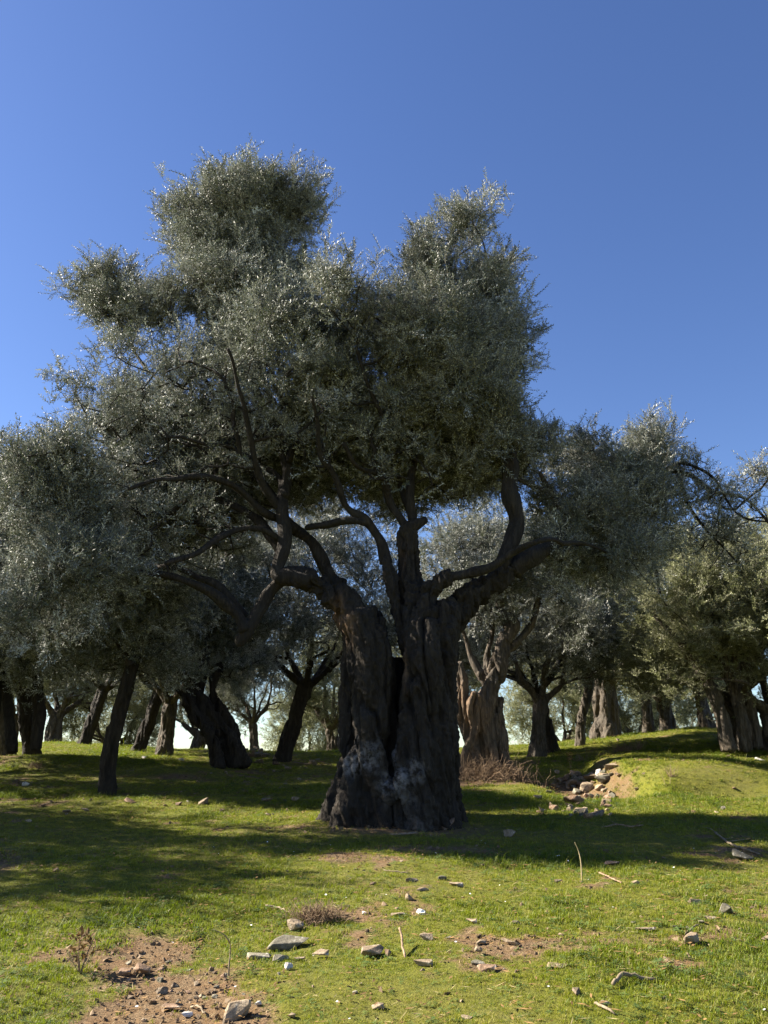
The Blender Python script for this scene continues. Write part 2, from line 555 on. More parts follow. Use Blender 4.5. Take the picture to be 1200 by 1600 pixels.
def barkify(me, amp1, amp2, seed, pale=(), warm=(), sc=1.0, twist=.0, c=(0, 0)):
    n = len(me.vertices)
    co = np.empty(n * 3, np.float32); me.vertices.foreach_get('co', co); co = co.reshape(-1, 3).astype(float)
    no = np.empty(n * 3, np.float32); me.vertices.foreach_get('normal', no); no = no.reshape(-1, 3).astype(float)
    a = twist * co[:, 2]
    x = (co[:, 0] - c[0]) * np.cos(a) - (co[:, 1] - c[1]) * np.sin(a)
    y = (co[:, 0] - c[0]) * np.sin(a) + (co[:, 1] - c[1]) * np.cos(a)
    q = np.stack([x * 4.5, y * 4.5, co[:, 2] * .8], 1) * sc + seed
    rdg = 1 - 2 * np.abs(fbm(q, 3, seed))
    qc = np.stack([x * 2.3, y * 2.3, co[:, 2] * .33], 1) * sc + seed * 1.7
    crev = np.exp(-(fbm(qc, 2, seed + 31) / .075) ** 2)
    q2 = np.stack([x * 13, y * 13, co[:, 2] * 2.6], 1) * sc + seed
    r2 = 1 - 2 * np.abs(fbm(q2, 3, seed + 9))
    q3 = co * 30 * sc
    d = amp1 * (rdg - .5) - amp1 * 1.5 * crev * np.clip((co[:, 2] + .1) / .8, .2, 1) + amp2 * (r2 - .5) + amp2 * .35 * vnoise(q3, 2) + amp1 * .5 * vnoise(co * 1.5 * sc, 5)
    co2 = co + no * d[:, None]
    me.vertices.foreach_set('co', co2.astype(np.float32).ravel())
    pv = np.zeros(n); wv = np.zeros(n)
    for (p, r, s) in pale:
        pv = np.maximum(pv, s * np.exp(-(np.linalg.norm((co - p) / np.array(r), axis=1)) ** 4))
    for (p, r, s) in warm:
        wv = np.maximum(wv, s * np.exp(-(np.linalg.norm((co - p) / np.array(r), axis=1)) ** 4))
    attr(me, 'pale', pv); attr(me, 'warm', wv)
    me.polygons.foreach_set('use_smooth', np.ones(len(me.polygons), bool))
    me.update()

# ------------------------------------------------------------------ scatter: templates on points, all inside one object
_groups = {}
def scatter_group(K):
    if K in _groups:
        return _groups[K]
    g = bpy.data.node_groups.new('scatter_%d' % K, 'GeometryNodeTree')
    g.interface.new_socket('Geometry', in_out='INPUT', socket_type='NodeSocketGeometry')
    g.interface.new_socket('Geometry', in_out='OUTPUT', socket_type='NodeSocketGeometry')
    N, L = g.nodes, g.links
    gi, go = N.new('NodeGroupInput'), N.new('NodeGroupOutput')
    def na(name, typ):
        a = N.new('GeometryNodeInputNamedAttribute'); a.data_type = typ; a.inputs['Name'].default_value = name
        return a.outputs[0]
    k = na('k', 'INT'); rot = na('rot', 'FLOAT_VECTOR'); scl = na('scl', 'FLOAT')
    e2r = N.new('FunctionNodeEulerToRotation'); L.new(rot, e2r.inputs[0])
    def sep(src, val):
        c = N.new('FunctionNodeCompare'); c.data_type = 'INT'; c.operation = 'EQUAL'
        L.new(k, c.inputs[2]); c.inputs[3].default_value = val
        s = N.new('GeometryNodeSeparateGeometry'); s.domain = 'POINT'
        L.new(src, s.inputs['Geometry']); L.new(c.outputs[0], s.inputs['Selection'])
        return s.outputs['Selection']
    j = N.new('GeometryNodeJoinGeometry')
    for i in range(K):
        ins = N.new('GeometryNodeInstanceOnPoints')
        L.new(sep(gi.outputs[0], 100 + i), ins.inputs['Points'])
        L.new(sep(gi.outputs[0], i), ins.inputs['Instance'])
        L.new(e2r.outputs[0], ins.inputs['Rotation'])
        L.new(scl, ins.inputs['Scale'])
        L.new(ins.outputs[0], j.inputs[0])
    L.new(j.outputs[0], go.inputs[0])
    _groups[K] = g
    return g

def scatter(name, templates, mats, P, rot, scl, pid, tint, parent=None):
    """templates: list of (V, F list/array, midx, lt)"""
    V, Fl, mi, lt, kk = [], [], [], [], []
    n = 0
    for t, (tv, tf, tm, tl) in enumerate(templates):
        V.append(tv); Fl += [tuple(int(a) + n for a in f) for f in tf]; mi += list(tm); lt.append(tl)
        kk.append(np.full(len(tv), t)); n += len(tv)
    nt = n
    V.append(P); lt.append(np.zeros(len(P))); kk.append(100 + np.asarray(pid))
    V = np.vstack(V)
    me = bpy.data.meshes.new(name)
    me.from_pydata(V.astype(float).tolist(), [], Fl)
    for m in mats:
        me.materials.append(m)
    me.polygons.foreach_set('material_index', np.asarray(mi, np.int32))
    z3 = np.zeros((nt, 3)); z1 = np.zeros(nt)
    attr(me, 'k', np.concatenate(kk), 'INT')
    attr(me, 'lt', np.concatenate(lt))
    attr(me, 'rot', np.vstack([z3, rot]), 'FLOAT_VECTOR')
    attr(me, 'scl', np.concatenate([z1 + 1, scl]))
    attr(me, 'tint', np.concatenate([z1, tint]))
    o = link(name, me, parent)
    md = o.modifiers.new('scatter', 'NODES')
    md.node_group = scatter_group(len(templates))
    return o

# ---- olive spray templates (axis +X)
def rot_to(d):
    d = d / np.linalg.norm(d)
    a = np.array([0, 0, 1.0]) if abs(d[2]) < .9 else np.array([0, 1.0, 0])
    u = np.cross(d, a); u /= np.linalg.norm(u)
    return u, np.cross(u, d)

def olive_spray(seed, leaf=.062, wid=.0082, main=.42, side=6, gap=.031, hang=0.0):
    r = np.random.RandomState(seed)
    V, Fc, mi, lt = [], [], [], []
    def shoot(p, d, L):
        pts = [p.copy()]
        dd = d.copy()
        ns = max(3, int(L / .07))
        for i in range(ns):
            dd = dd + r.normal(0, .05, 3) + np.array([0, 0, -hang])
            dd /= np.linalg.norm(dd)
            pts.append(pts[-1] + dd * L / ns)
        pts = np.array(pts)
        tv, tf = tube(pts, np.linspace(.0035, .0012, len(pts)), 3, cap=False)
        b = len(V)
        V.extend(tv.tolist()); Fc.extend([tuple(x + b for x in f) for f in tf.tolist()]); mi.extend([1] * len(tf)); lt.extend([.5] * len(tv))
        # leaves in opposite pairs
        s = L * .12
        k = 0
        while s < L:
            t = s / L * (len(pts) - 1); i0 = min(int(t), len(pts) - 2)
            q = pts[i0] + (pts[i0 + 1] - pts[i0]) * (t - i0)
            ax = pts[i0 + 1] - pts[i0]; ax /= np.linalg.norm(ax)
            u, w = rot_to(ax)
            for sg in (0, math.pi):
                if r.rand() < .1:
                    continue
                a = k * 1.57 + sg + r.normal(0, .3)
                out = math.cos(a) * u + math.sin(a) * w
                sp = r.uniform(.5, 1.0)
                ld = ax * (1 - sp * .45) + out * sp + np.array([0, 0, r.normal(0, .12)])
                ld /= np.linalg.norm(ld)
                ll = leaf * r.uniform(.7, 1.15) * (.75 if s > L * .85 else 1)
                lw = wid * r.uniform(.8, 1.15)
                nrm = np.cross(ld, np.cross(ax, ld)); nn = np.linalg.norm(nrm)
                nrm = nrm / nn if nn > 1e-3 else w
                sdv = np.cross(ld, nrm)
                # upper side towards the shoot tip
                b = len(V)
                V.extend([q.tolist(), (q + ld * ll * .45 + sdv * lw + nrm * lw * .35).tolist(), (q + ld * ll + nrm * ll * r.uniform(-.12, .05)).tolist(), (q + ld * ll * .45 - sdv * lw + nrm * lw * .35).tolist()])
                Fc.extend([(b, b + 1, b + 2), (b, b + 2, b + 3)])
                mi.extend([0, 0])
                v = r.rand()
                lt.extend([v] * 4)
            s += gap * r.uniform(.8, 1.25); k += 1
    x = np.array([1.0, 0, 0])
    shoot(np.zeros(3), x, main)
    for i in range(side):
        s = main * (i + .3) / (side + .6) * .85
        a = r.uniform(0, 2 * math.pi)
        d = np.array([r.uniform(.5, .9), math.cos(a) * .8, math.sin(a) * .8]); d /= np.linalg.norm(d)
        shoot(np.array([s, 0, 0]), d, main * r.uniform(.4, .75))
    return np.array(V), Fc, mi, np.array(lt)

SPRAY = [olive_spray(100 + i) for i in range(4)] + [olive_spray(110, main=.5, side=4), olive_spray(111, main=.5, side=5, hang=.12)]
SPRAY_FAR = [olive_spray(200 + i, leaf=.075, wid=.011, main=.5, side=6, gap=.036) for i in range(4)]
SPRAY_THIN = [olive_spray(300 + i, main=.45, side=3, gap=.035) for i in range(2)] + [olive_spray(310, main=.55, side=2, gap=.05), olive_spray(311, main=.4, side=3, gap=.04)]

def resample_nodes(P, R_, par0, store, step=.3):
    """append skeleton nodes; returns indices"""
    Q, q = catmull(P, R_, step)
    idx = []
    prev = par0
    for i in range(len(Q)):
        d = Q[min(i + 1, len(Q) - 1)] - Q[max(i - 1, 0)]
        nd = np.linalg.norm(d)
        store['p'].append(Q[i]); store['d'].append(d / (nd + 1e-9)); store['r'].append(q[i]); store['par'].append(prev)
        prev = len(store['p']) - 1
        idx.append(prev)
    return idx

def sample_blobs(blobs, n, rs, clump=.0):
    """blobs: (center, radii, weight). returns anchors + outward directions"""
    w = np.array([b[2] * b[1][0] * b[1][1] * b[1][2] for b in blobs]) ** .8
    w /= w.sum()
    P, D = [], []
    tries = 0
    while len(P) < n and tries < n * 12:
        tries += 1
        b = blobs[rs.choice(len(blobs), p=w)]
        d = rs.normal(0, 1, 3); d /= np.linalg.norm(d)
        if d[2] < -.2 and rs.rand() < .35:
            d[2] *= -1
        rad = rs.uniform(.12, 1) ** (1 / 2.2) * (1 + .42 * float(vnoise(np.array([d * 1.9 + b[0] * 1.3]), 6)[0]))
        if rs.rand() < .05:
            rad *= rs.uniform(1.1, 1.4)
        p = b[0] + d * rad * np.array(b[1])
        P.append(p); D.append(d)
    P = np.array(P); D = np.array(D)
    if clump:
        nz = fbm(P * .85 + rs.rand() * 50, 3, 3)
        keep = nz > np.quantile(nz, clump)
        P, D = P[keep], D[keep]
    return P, D

def grow_crown(root, base, store, blobs, n_anchor, per, templates, leafmat, seed, clump=.22, rmin=.005, rexp=.47,
               spray_scale=(.8, 1.25), jit=.28, barkmat='bark', up=.8, rmaxf=.6, crown_name='crown', branch_sides=5):
    rs = np.random.RandomState(seed)
    A, D = sample_blobs(blobs, n_anchor, rs, clump)
    P = list(store['p']); Dr = list(store['d']); Rr = list(store['r']); par = list(store['par'])
    n0 = len(P)
    cap = n0 + len(A) * 14
    NP = np.zeros((cap, 3)); ND = np.zeros((cap, 3)); PAR = np.full(cap, -1, int); NR = np.zeros(cap)
    NP[:n0] = P; ND[:n0] = Dr; PAR[:n0] = par; NR[:n0] = Rr
    n = n0
    ok = np.array(store.get('grow', [True] * n0))
    pen = np.zeros(cap); pen[:n0][~ok] = 50
    d0 = np.array([np.min(np.linalg.norm(NP[:n0] - a, axis=1) + pen[:n0]) for a in A])
    order = np.argsort(d0 + rs.uniform(0, .5, len(A)))
    ends = []
    for ai in order:
        a = A[ai]
        v = a - NP[:n]
        dist = np.linalg.norm(v, axis=1) + 1e-6
        cosn = (v * ND[:n]).sum(1) / dist
        cost = dist * (1.25 - .35 * cosn) + pen[:n]
        j = int(np.argmin(cost))
        L = dist[j]
        k = max(1, int(math.ceil(L / .32)))
        if n + k >= cap:
            break
        p0 = NP[j].copy(); c1 = p0 + (ND[j] * .6 + np.array([0, 0, .25])) * L * .35
        ed = D[ai] * .6 + np.array([0, 0, .5])
        c2 = a - ed * L * .25
        prev = j
        for s in range(1, k + 1):
            t = s / k
            q = (1 - t) ** 3 * p0 + 3 * (1 - t) ** 2 * t * c1 + 3 * (1 - t) * t * t * c2 + t ** 3 * a
            if s < k:
                q = q + rs.normal(0, .035, 3)
            NP[n] = q; dd = q - NP[prev]; ND[n] = dd / (np.linalg.norm(dd) + 1e-9); PAR[n] = prev
            prev = n; n += 1
        ends.append((prev, ai))
    # pipe model
    cnt = np.zeros(n)
    for e, _ in ends:
        cnt[e] += 1
    for i in range(n - 1, n0 - 1, -1):
        if PAR[i] >= 0:
            cnt[PAR[i]] += cnt[i]
    rad = rmin * np.maximum(cnt, 1) ** rexp
    child = {}
    for i in range(n0, n):
        child.setdefault(PAR[i], []).append(i)
    acc = Acc()
    started = []
    for i in range(n0, n):
        pr = PAR[i]
        ch = child[pr]
        if pr >= n0 and i == max(ch, key=lambda c: cnt[c]):
            continue
        chain = [pr, i]
        while chain[-1] in child:
            chain.append(max(child[chain[-1]], key=lambda c: cnt[c]))
        Q = NP[chain]; q = rad[chain].copy()
        lim = (NR[pr] * .75) if pr < n0 else rad[pr]
        q = np.minimum(q, max(lim, rmin)); q[0] = min(q[1] * 1.25, max(lim, rmin))
        acc.add(*tube(Q, q, branch_sides if q[0] > .012 else 4, cap=False))
    if acc.n:
        V, Fq = acc.get()
        me = mesh_np('branches', V - base, Fq, [M[barkmat]], True)
        br = link('branches', me, root)
        tag(br, kind='stuff')
    # sprays
    SP, SD = [], []
    for e, ai in ends:
        for _ in range(per):
            SP.append(A[ai] + rs.normal(0, jit, 3) * np.array([1, 1, .8]))
            d = D[ai] * .55 + rs.normal(0, .55, 3) + np.array([0, 0, up]); SD.append(d / np.linalg.norm(d))
        pr = PAR[e]
        if pr >= n0:
            SP.append(NP[pr] + rs.normal(0, .08, 3)); d = rs.normal(0, .7, 3) + np.array([0, 0, up]); SD.append(d / np.linalg.norm(d))
    SP = np.array(SP); SD = np.array(SD)
    m = len(SP)
    az = np.arctan2(SD[:, 1], SD[:, 0]); el = np.arcsin(np.clip(SD[:, 2], -1, 1))
    rot = np.stack([rs.uniform(0, 2 * math.pi, m), -el, az], 1)
    tint = np.clip(.5 + .5 * fbm(SP * .8, 2, seed) + rs.normal(0, .22, m), 0, 1)
    cr = scatter(crown_name, templates, [M[leafmat], M['twig']], SP - base, rot, rs.uniform(*spray_scale, m), rs.randint(0, len(templates), m), tint, root)
    tag(cr, kind='stuff')
    return cr

def new_store():
    return {'p': [], 'd': [], 'r': [], 'par': []}

def limb_obj(root, base, P, R_, name='limb', mat='bark', ns=14, step=.12, flute=.10, seed=0, label=None, wig=.0):
    Q, q = catmull(P, R_, step)
    if wig:
        s = np.arange(len(Q))[:, None] * step
        env = np.minimum(1, s / .5)
        Q = Q + env * wig * np.concatenate([vnoise(np.hstack([s * 1.7, s * 0 + seed, s * 0 + k]), k)[:, None] for k in (1, 2, 3)], 1)
    sl = np.arange(len(Q)) * step
    z0 = sl * 0
    q = q * (1 + .16 * vnoise(np.stack([sl * 3.1, z0 + seed, z0], 1), 7) + .55 * np.maximum(0, vnoise(np.stack([sl * 2.2, z0 + seed * 3, z0 + 5], 1), 8) - .45))
    V, Fq = tube(Q, q, ns, flute, seed)
    o = link(name, mesh_np(name, V - base, Fq, [M[mat]], True), root)
    if label:
        o['label'] = label
    return o

# ------------------------------------------------------------------ ground sheet
def axis_pts(inner, step, lim, grow):
    a = list(np.arange(0, inner + 1e-6, step))
    s = step
    while a[-1] < lim:
        s *= grow
        a.append(a[-1] + s)
    return np.array(a)
ax = axis_pts(4.0, .05, 1800, 1.045)
xs = np.concatenate([-ax[:0:-1], ax])
ys = [4.0]
while ys[-1] < 46:
    ys.append(ys[-1] + .0095 * ys[-1])
s = .45
while ys[-1] < 2400:
    s *= 1.09
    ys.append(ys[-1] + s)
yb = [4.0]; s = .06
while yb[-1] > -300:
    s *= 1.12
    yb.append(yb[-1] - s)
ys = np.array(yb[:0:-1] + ys)
GX, GY = np.meshgrid(xs, ys)
GZ = H(GX, GY)
nx, ny = len(xs), len(ys)
i = np.arange(ny - 1)[:, None] * nx; j = np.arange(nx - 1)[None, :]
GF = np.stack([i + j, i + j + 1, i + nx + j + 1, i + nx + j], -1).reshape(-1, 4)
gme = mesh_np('ground', np.stack([GX, GY, GZ], -1).reshape(-1, 3), GF, [M['ground']], True)
attr(gme, 'bare', bare(GX, GY).ravel())
tag(link('ground', gme), 'uneven grassy slope with bare patches of brown soil rising to a crest', None, None, 'structure')

# ------------------------------------------------------------------ the great olive in the middle
def PX(lst, d):
    """[(px, py, r_px[, dd])] -> points, radii; d = depth, dd offsets it"""
    P, R_ = [], []
    for t in lst:
        Y = d + (t[3] if len(t) > 3 else 0)
        P.append(at(t[0], t[1], Y)); R_.append(t[2] * mpp(t[1], Y))
    return np.array(P), np.array(R_)

base = np.array([at(622, 1285, 14.0)[0], 14.0, 0]); base[2] = float(H(base[0], base[1]))
big = empty('olive_tree', base)
tag(big, 'huge ancient olive tree with a cleft fluted trunk standing nearest on the slope', 'tree')
acc = Acc()
strands = [
    # left stem
    ([(500, 1298, 12), (524, 1262, 20), (540, 1200, 21), (548, 1120, 22), (550, 1040, 24), (548, 990, 25), (536, 955, 22)], 13.9),
    ([(530, 1306, 20), (552, 1240, 24), (562, 1150, 24), (566, 1060, 24), (566, 1000, 24), (552, 962, 22)], 13.3),
    ([(572, 1304, 22), (580, 1220, 24), (586, 1130, 20), (590, 1060, 18), (588, 1010, 17), (580, 985, 13)], 13.3),
    ([(600, 1300, 20), (603, 1200, 18), (600, 1120, 17), (602, 1070, 15), (602, 1030, 12)], 13.7),
    ([(540, 1285, 26), (556, 1200, 26), (565, 1100, 26), (570, 1000, 26), (574, 960, 20)], 14.6),
    ([(585, 1280, 26), (590, 1200, 26), (590, 1100, 24), (590, 1040, 20), (588, 1010, 14)], 14.9),
    # dark recess between the stems
    ([(622, 1290, 20), (622, 1200, 20), (620, 1120, 18), (618, 1060, 16), (616, 1035, 14)], 14.5),
    # right stem
    ([(626, 1306, 20), (634, 1240, 22), (641, 1150, 22), (650, 1060, 19), (656, 1000, 19), (647, 945, 15, .3), (639, 895, 11, .55), (638, 850, 9, .6)], 13.3),
    ([(660, 1308, 24), (664, 1220, 26), (668, 1130, 25), (672, 1050, 24), (672, 1000, 22, .1), (662, 955, 17, .4), (648, 905, 11, .75), (641, 855, 8, .8)], 13.1),
    ([(695, 1302, 22), (694, 1220, 24), (692, 1130, 24), (692, 1050, 24), (694, 1000, 22, .1), (706, 962, 19, .3), (730, 935, 14, .5)], 13.3),
    ([(712, 1290, 15), (704, 1240, 19), (697, 1150, 22), (694, 1060, 24), (698, 1000, 24), (712, 962, 22)], 13.9),
    ([(640, 1285, 28), (648, 1200, 28), (654, 1100, 26), (662, 1000, 22), (652, 940, 20), (643, 900, 17)], 14.5),
    ([(685, 1285, 30), (684, 1200, 30), (680, 1100, 30), (682, 1000, 28), (690, 960, 24)], 14.8),
    ([(655, 1280, 30), (655, 1180, 30), (657, 1080, 26), (664, 990, 22), (666, 950, 16)], 14.0),
    ([(590, 1285, 30), (585, 1200, 30), (580, 1100, 26), (576, 1000, 22)], 14.1),
    # broken crowns of the hollow stems
    ([(566, 1000, 15), (574, 970, 12), (578, 950, 8)], 13.5),
    ([(588, 1015, 12), (593, 990, 9), (592, 968, 5)], 13.6),
    ([(690, 985, 12), (692, 960, 11), (694, 945, 8)], 13.3),
    # spreading roots
    ([(545, 1250, 13), (524, 1282, 11), (500, 1296, 8), (474, 1305, 4)], 13.7),
    ([(704, 1250, 11), (714, 1278, 9), (726, 1292, 5)], 13.6),
    ([(600, 1235, 12, .3), (597, 1290, 11, .1), (590, 1316, 5)], 13.0),
    ([(660, 1235, 12, .4), (668, 1290, 11, .1), (676, 1318, 5)], 12.9),
    ([(562, 1235, 12, .3), (550, 1292, 10, .1), (536, 1316, 5)], 13.2),
    ([(694, 1235, 12, .3), (698, 1288, 10, .1), (704, 1308, 5)], 13.3),
    # limb roots so that limbs fuse into the trunk
    ([(556, 985, 24), (540, 950, 23), (515, 925, 20), (486, 908, 17), (462, 902, 15)], 13.7),
    ([(568, 990, 12), (545, 940, 12), (528, 912, 10)], 14.3),
    ([(640, 960, 22), (637, 905, 18), (636, 860, 14), (639, 832, 13)], 13.9),
    ([(640, 1020, 10), (630, 985, 10), (619, 945, 10), (608, 905, 10), (602, 875, 9)], 13.6),
    ([(690, 1000, 26), (706, 960, 26), (733, 935, 20), (765, 912, 17), (800, 892, 15)], 13.8),
    ([(664, 960, 12), (668, 930, 11), (684, 910, 10), (705, 900, 9)], 13.4),
]
for lst, d in strands:
    lst = [((t[0] - 622) * (1 - .09 * max(0, min(1, (t[1] - 930) / 50)) * max(0, min(1, (1290 - t[1]) / 70))) + 622,) + tuple(t[1:]) for t in lst]
    P_, R_ = PX(lst, d)
    Q, q = catmull(P_, R_, .10)
    acc.add(*tube(Q, q, 12, .10, len(acc.V)))
# swollen burls low on the trunk
BURL = [(574, 1208, 21, 13.14), (550, 1206, 14, 13.28), (634, 1228, 22, 13.0), (610, 1238, 15, 13.05), (652, 1213, 15, 12.97)]
for bx_, by_, br_, bd_ in BURL:
    p = at(bx_, by_, bd_ + .12); r_ = br_ * mpp(by_, bd_)
    t_ = np.linspace(-1, 1, 7)
    acc.add(*tube(p + np.outer(t_ * r_, [0, .15, 1.15]), r_ * np.sqrt(np.maximum(.04, 1 - t_ ** 2)), 12))
V, Fq = acc.get()
tm = voxel_fuse(V - base, Fq, .024)
pal = [(at(x, y, d_) - base, (.2, .35, .2), s_) for x, y, d_, s_ in ((548, 1192, 13.1, .75), (572, 1186, 13.0, .6), (608, 1222, 13.0, .55), (622, 1216, 12.9, .7), (648, 1204, 12.8, .5), (580, 1175, 13.0, .4), (632, 1245, 12.8, .35), (600, 1245, 12.8, .3))]
pal += [(at(541, 1160, 13.3) - base, (.09, .4, .38), .35), (at(617, 1190, 13.2) - base, (.06, .4, .32), .55), (at(587, 1180, 13.2) - base, (.08, .4, .3), .35), (at(640, 1285, 12.8) - base, (.4, .4, .15), .2)]
war = [(at(538, 985, 13.3) - base, (.22, .5, .36), .8), (at(528, 955, 13.5) - base, (.12, .5, .3), .9), (at(632, 1020, 13.0) - base, (.05, .4, .55), .8), (at(628, 860, 13.5) - base, (.08, .4, .4), .6)]
barkify(tm, .085, .055, 3, pal, war, 1.0, .3)
tm.materials.clear(); tm.materials.append(M['bark'])
link('trunk', tm, big)

st = new_store()
LIMBS = [
    # (depth, points px,py,r,dd , growable)
    (13.7, [(486, 908, 16), (455, 900, 15), (443, 895, 13), (440, 870, 11, .1), (443, 820, 10.5, .2), (443, 770, 10, .3), (450, 710, 9, .4), (432, 668, 8, .5), (406, 618, 7, .6), (396, 560, 5.5, .7), (388, 500, 4.5, .8), (384, 430, 3, .9), (380, 370, 2, 1.0)], 1),
    (13.7, [(448, 897, 13), (422, 922, 12), (398, 965, 13), (378, 998, 12), (371, 1010, 6)], 0),
    (13.6, [(384, 985, 11), (366, 950, 11), (338, 927, 9, -.1), (292, 910, 7.5, -.2), (240, 900, 6, -.3), (185, 893, 4.5, -.4), (130, 870, 3, -.5)], 1),
    (13.9, [(380, 965, 8), (345, 915, 7), (305, 895, 6, .2), (262, 886, 5, .4), (205, 870, 3.5, .6)], 1),
    (14.3, [(540, 940, 12), (520, 898, 11.5, .1), (486, 855, 10.5, .1), (455, 820, 9.5), (430, 785, 8), (400, 742, 7, .2), (370, 710, 6, .3), (345, 660, 5, .4), (330, 605, 4, .5), (300, 550, 3, .6)], 1),
    (14.3, [(462, 828, 8), (440, 812, 7.5, -.2), (392, 786, 7, -.5), (350, 752, 6, -.8), (310, 740, 5, -1.1), (262, 748, 4, -1.4), (205, 762, 3, -1.8)], 1),
    (14.0, [(441, 865, 9), (428, 848, 7.5), (400, 815, 7, .2), (350, 786, 6, .5), (300, 770, 5, .8), (250, 752, 4, 1.1), (190, 735, 3, 1.4)], 1),
    (14.0, [(441, 850, 7), (425, 836, 6, -.2), (380, 832, 5.5, -.4), (340, 846, 5, -.7), (300, 866, 4, -1), (255, 880, 3, -1.3)], 1),
    (13.9, [(440, 800, 7), (412, 752, 6.5, -.3), (395, 715, 6, -.6), (389, 665, 5, -.9), (378, 610, 4, -1.3), (350, 550, 3, -1.7)], 1),
    (14.0, [(452, 720, 7), (470, 670, 5.5, .5), (500, 620, 5, 1.0), (520, 560, 4, 1.4), (540, 500, 3, 1.7)], 1),
    (13.8, [(446, 775, 7), (425, 740, 6, .5), (350, 690, 5, 1.0), (290, 640, 4, 1.5), (235, 575, 3, 1.9), (180, 500, 2, 2.2)], 1),
    (13.8, [(604, 880, 9), (596, 842, 8.5), (574, 811, 8), (547, 796, 7.5), (530, 772, 6.5, -.2), (515, 730, 5, -.5), (500, 680, 4, -.9), (490, 620, 3, -1.3)], 1),
    (13.8, [(580, 818, 7), (545, 814, 6.5, -.1), (505, 824, 6, .1), (475, 829, 5, .3)], 0),
    (13.9, [(637, 862, 14), (639, 838, 14), (641, 822, 13), (656, 815, 8), (668, 810, 4)], 0),
    (13.9, [(636, 830, 9), (620, 804, 8), (607, 776, 7.5), (592, 748, 6.5, -.3), (560, 732, 5, -.6), (540, 690, 4, -1)], 1),
    (14.0, [(646, 822, 9), (644, 780, 8), (648, 735, 7, .1), (644, 700, 6, .2), (640, 640, 5, .4), (650, 560, 4, .8), (690, 470, 3, 1.2), (715, 400, 2, 1.4)], 1),
    (14.0, [(645, 720, 6), (626, 676, 5.5, -.3), (607, 652, 5, -.6), (580, 600, 4, -.9), (560, 540, 3, -1.2)], 1),
    (14.1, [(640, 800, 6), (628, 760, 5.5, .5), (615, 710, 5, 1.1), (600, 620, 4, 1.7), (590, 520, 3, 2.1), (580, 450, 2, 2.3)], 1),
    (13.8, [(800, 892, 15), (832, 874, 13), (862, 855, 11, .5), (898, 822, 10, 1.0), (925, 782, 9.5, 1.5), (934, 752, 8, 1.8), (962, 736, 7, 2.0), (1010, 738, 5, 2.2), (1062, 742, 3.8, 2.3), (1115, 764, 2.8, 2.4), (1175, 792, 2, 2.5), (1225, 850, 1.4, 2.6)], 1),
    (13.8, [(768, 912, 14), (790, 872, 13.5), (800, 815, 13), (800, 762, 12), (799, 722, 10), (790, 690, 8), (765, 664, 6.5, .2), (735, 640, 5, .4), (715, 580, 4, .6), (700, 520, 3, .8)], 1),
    (13.8, [(798, 715, 8), (812, 660, 6.5, .3), (806, 600, 5, .5), (790, 530, 4, .7), (775, 460, 3, .9)], 1),
    (13.4, [(700, 902, 9), (738, 894, 8.5), (766, 886, 7.5, -.1), (800, 866, 6.5, -.2), (832, 852, 5.5, -.4), (870, 846, 5, -.1), (915, 850, 3.5, .5), (955, 868, 2.5, 1.0)], 1),
    (14.8, [(905, 822, 7), (880, 798, 6), (862, 772, 6), (850, 750, 4.5), (843, 738, 3)], 0),
    (14.8, [(864, 776, 5), (846, 764, 4.5), (822, 755, 4), (806, 746, 2.5)], 0),
    (15.3, [(930, 770, 6), (950, 800, 5, .3), (985, 830, 4.5, .6), (1020, 880, 3.5, .9), (1030, 930, 2.5, 1.1)], 1),
    (16.0, [(1058, 742, 3.2), (1082, 795, 2.8, .1), (1112, 838, 2.2, .2), (1150, 880, 1.4, .3)], 1),
    (16.0, [(1030, 740, 3.2), (1065, 725, 2.8, -.2), (1110, 745, 2.4, -.3), (1150, 800, 1.8, -.4), (1200, 815, 1.3, -.5)], 1),
    (15.6, [(936, 752, 6), (945, 725, 5, .2), (985, 700, 4, .4), (1020, 690, 3, .6)], 1),
]
for li, (d, lst, grow_) in enumerate(LIMBS):
    P_, R_ = PX(lst, d)
    R_ = R_ * (1 if R_[0] > .15 else .85)
    if li == 22 or li == 23:
        o = limb_obj(big, base, P_, R_, ns=10, step=.08, flute=.12, seed=li, mat='bark_warm', label='bare sunlit branch stub with its light put into paler bark')  # sunlit stubs: their brightness is put into the paler bark colour
    else:
        o = limb_obj(big, base, P_, R_, ns=16 if R_[0] > .1 else 10, step=.07, flute=.17, seed=li, wig=min(.10, .035 + .6 * float(np.mean(R_))))
    if grow_:
        k0 = len(st['p'])
        resample_nodes(P_, R_, -1, st)
st['grow'] = [r < .085 for r in st['r']]

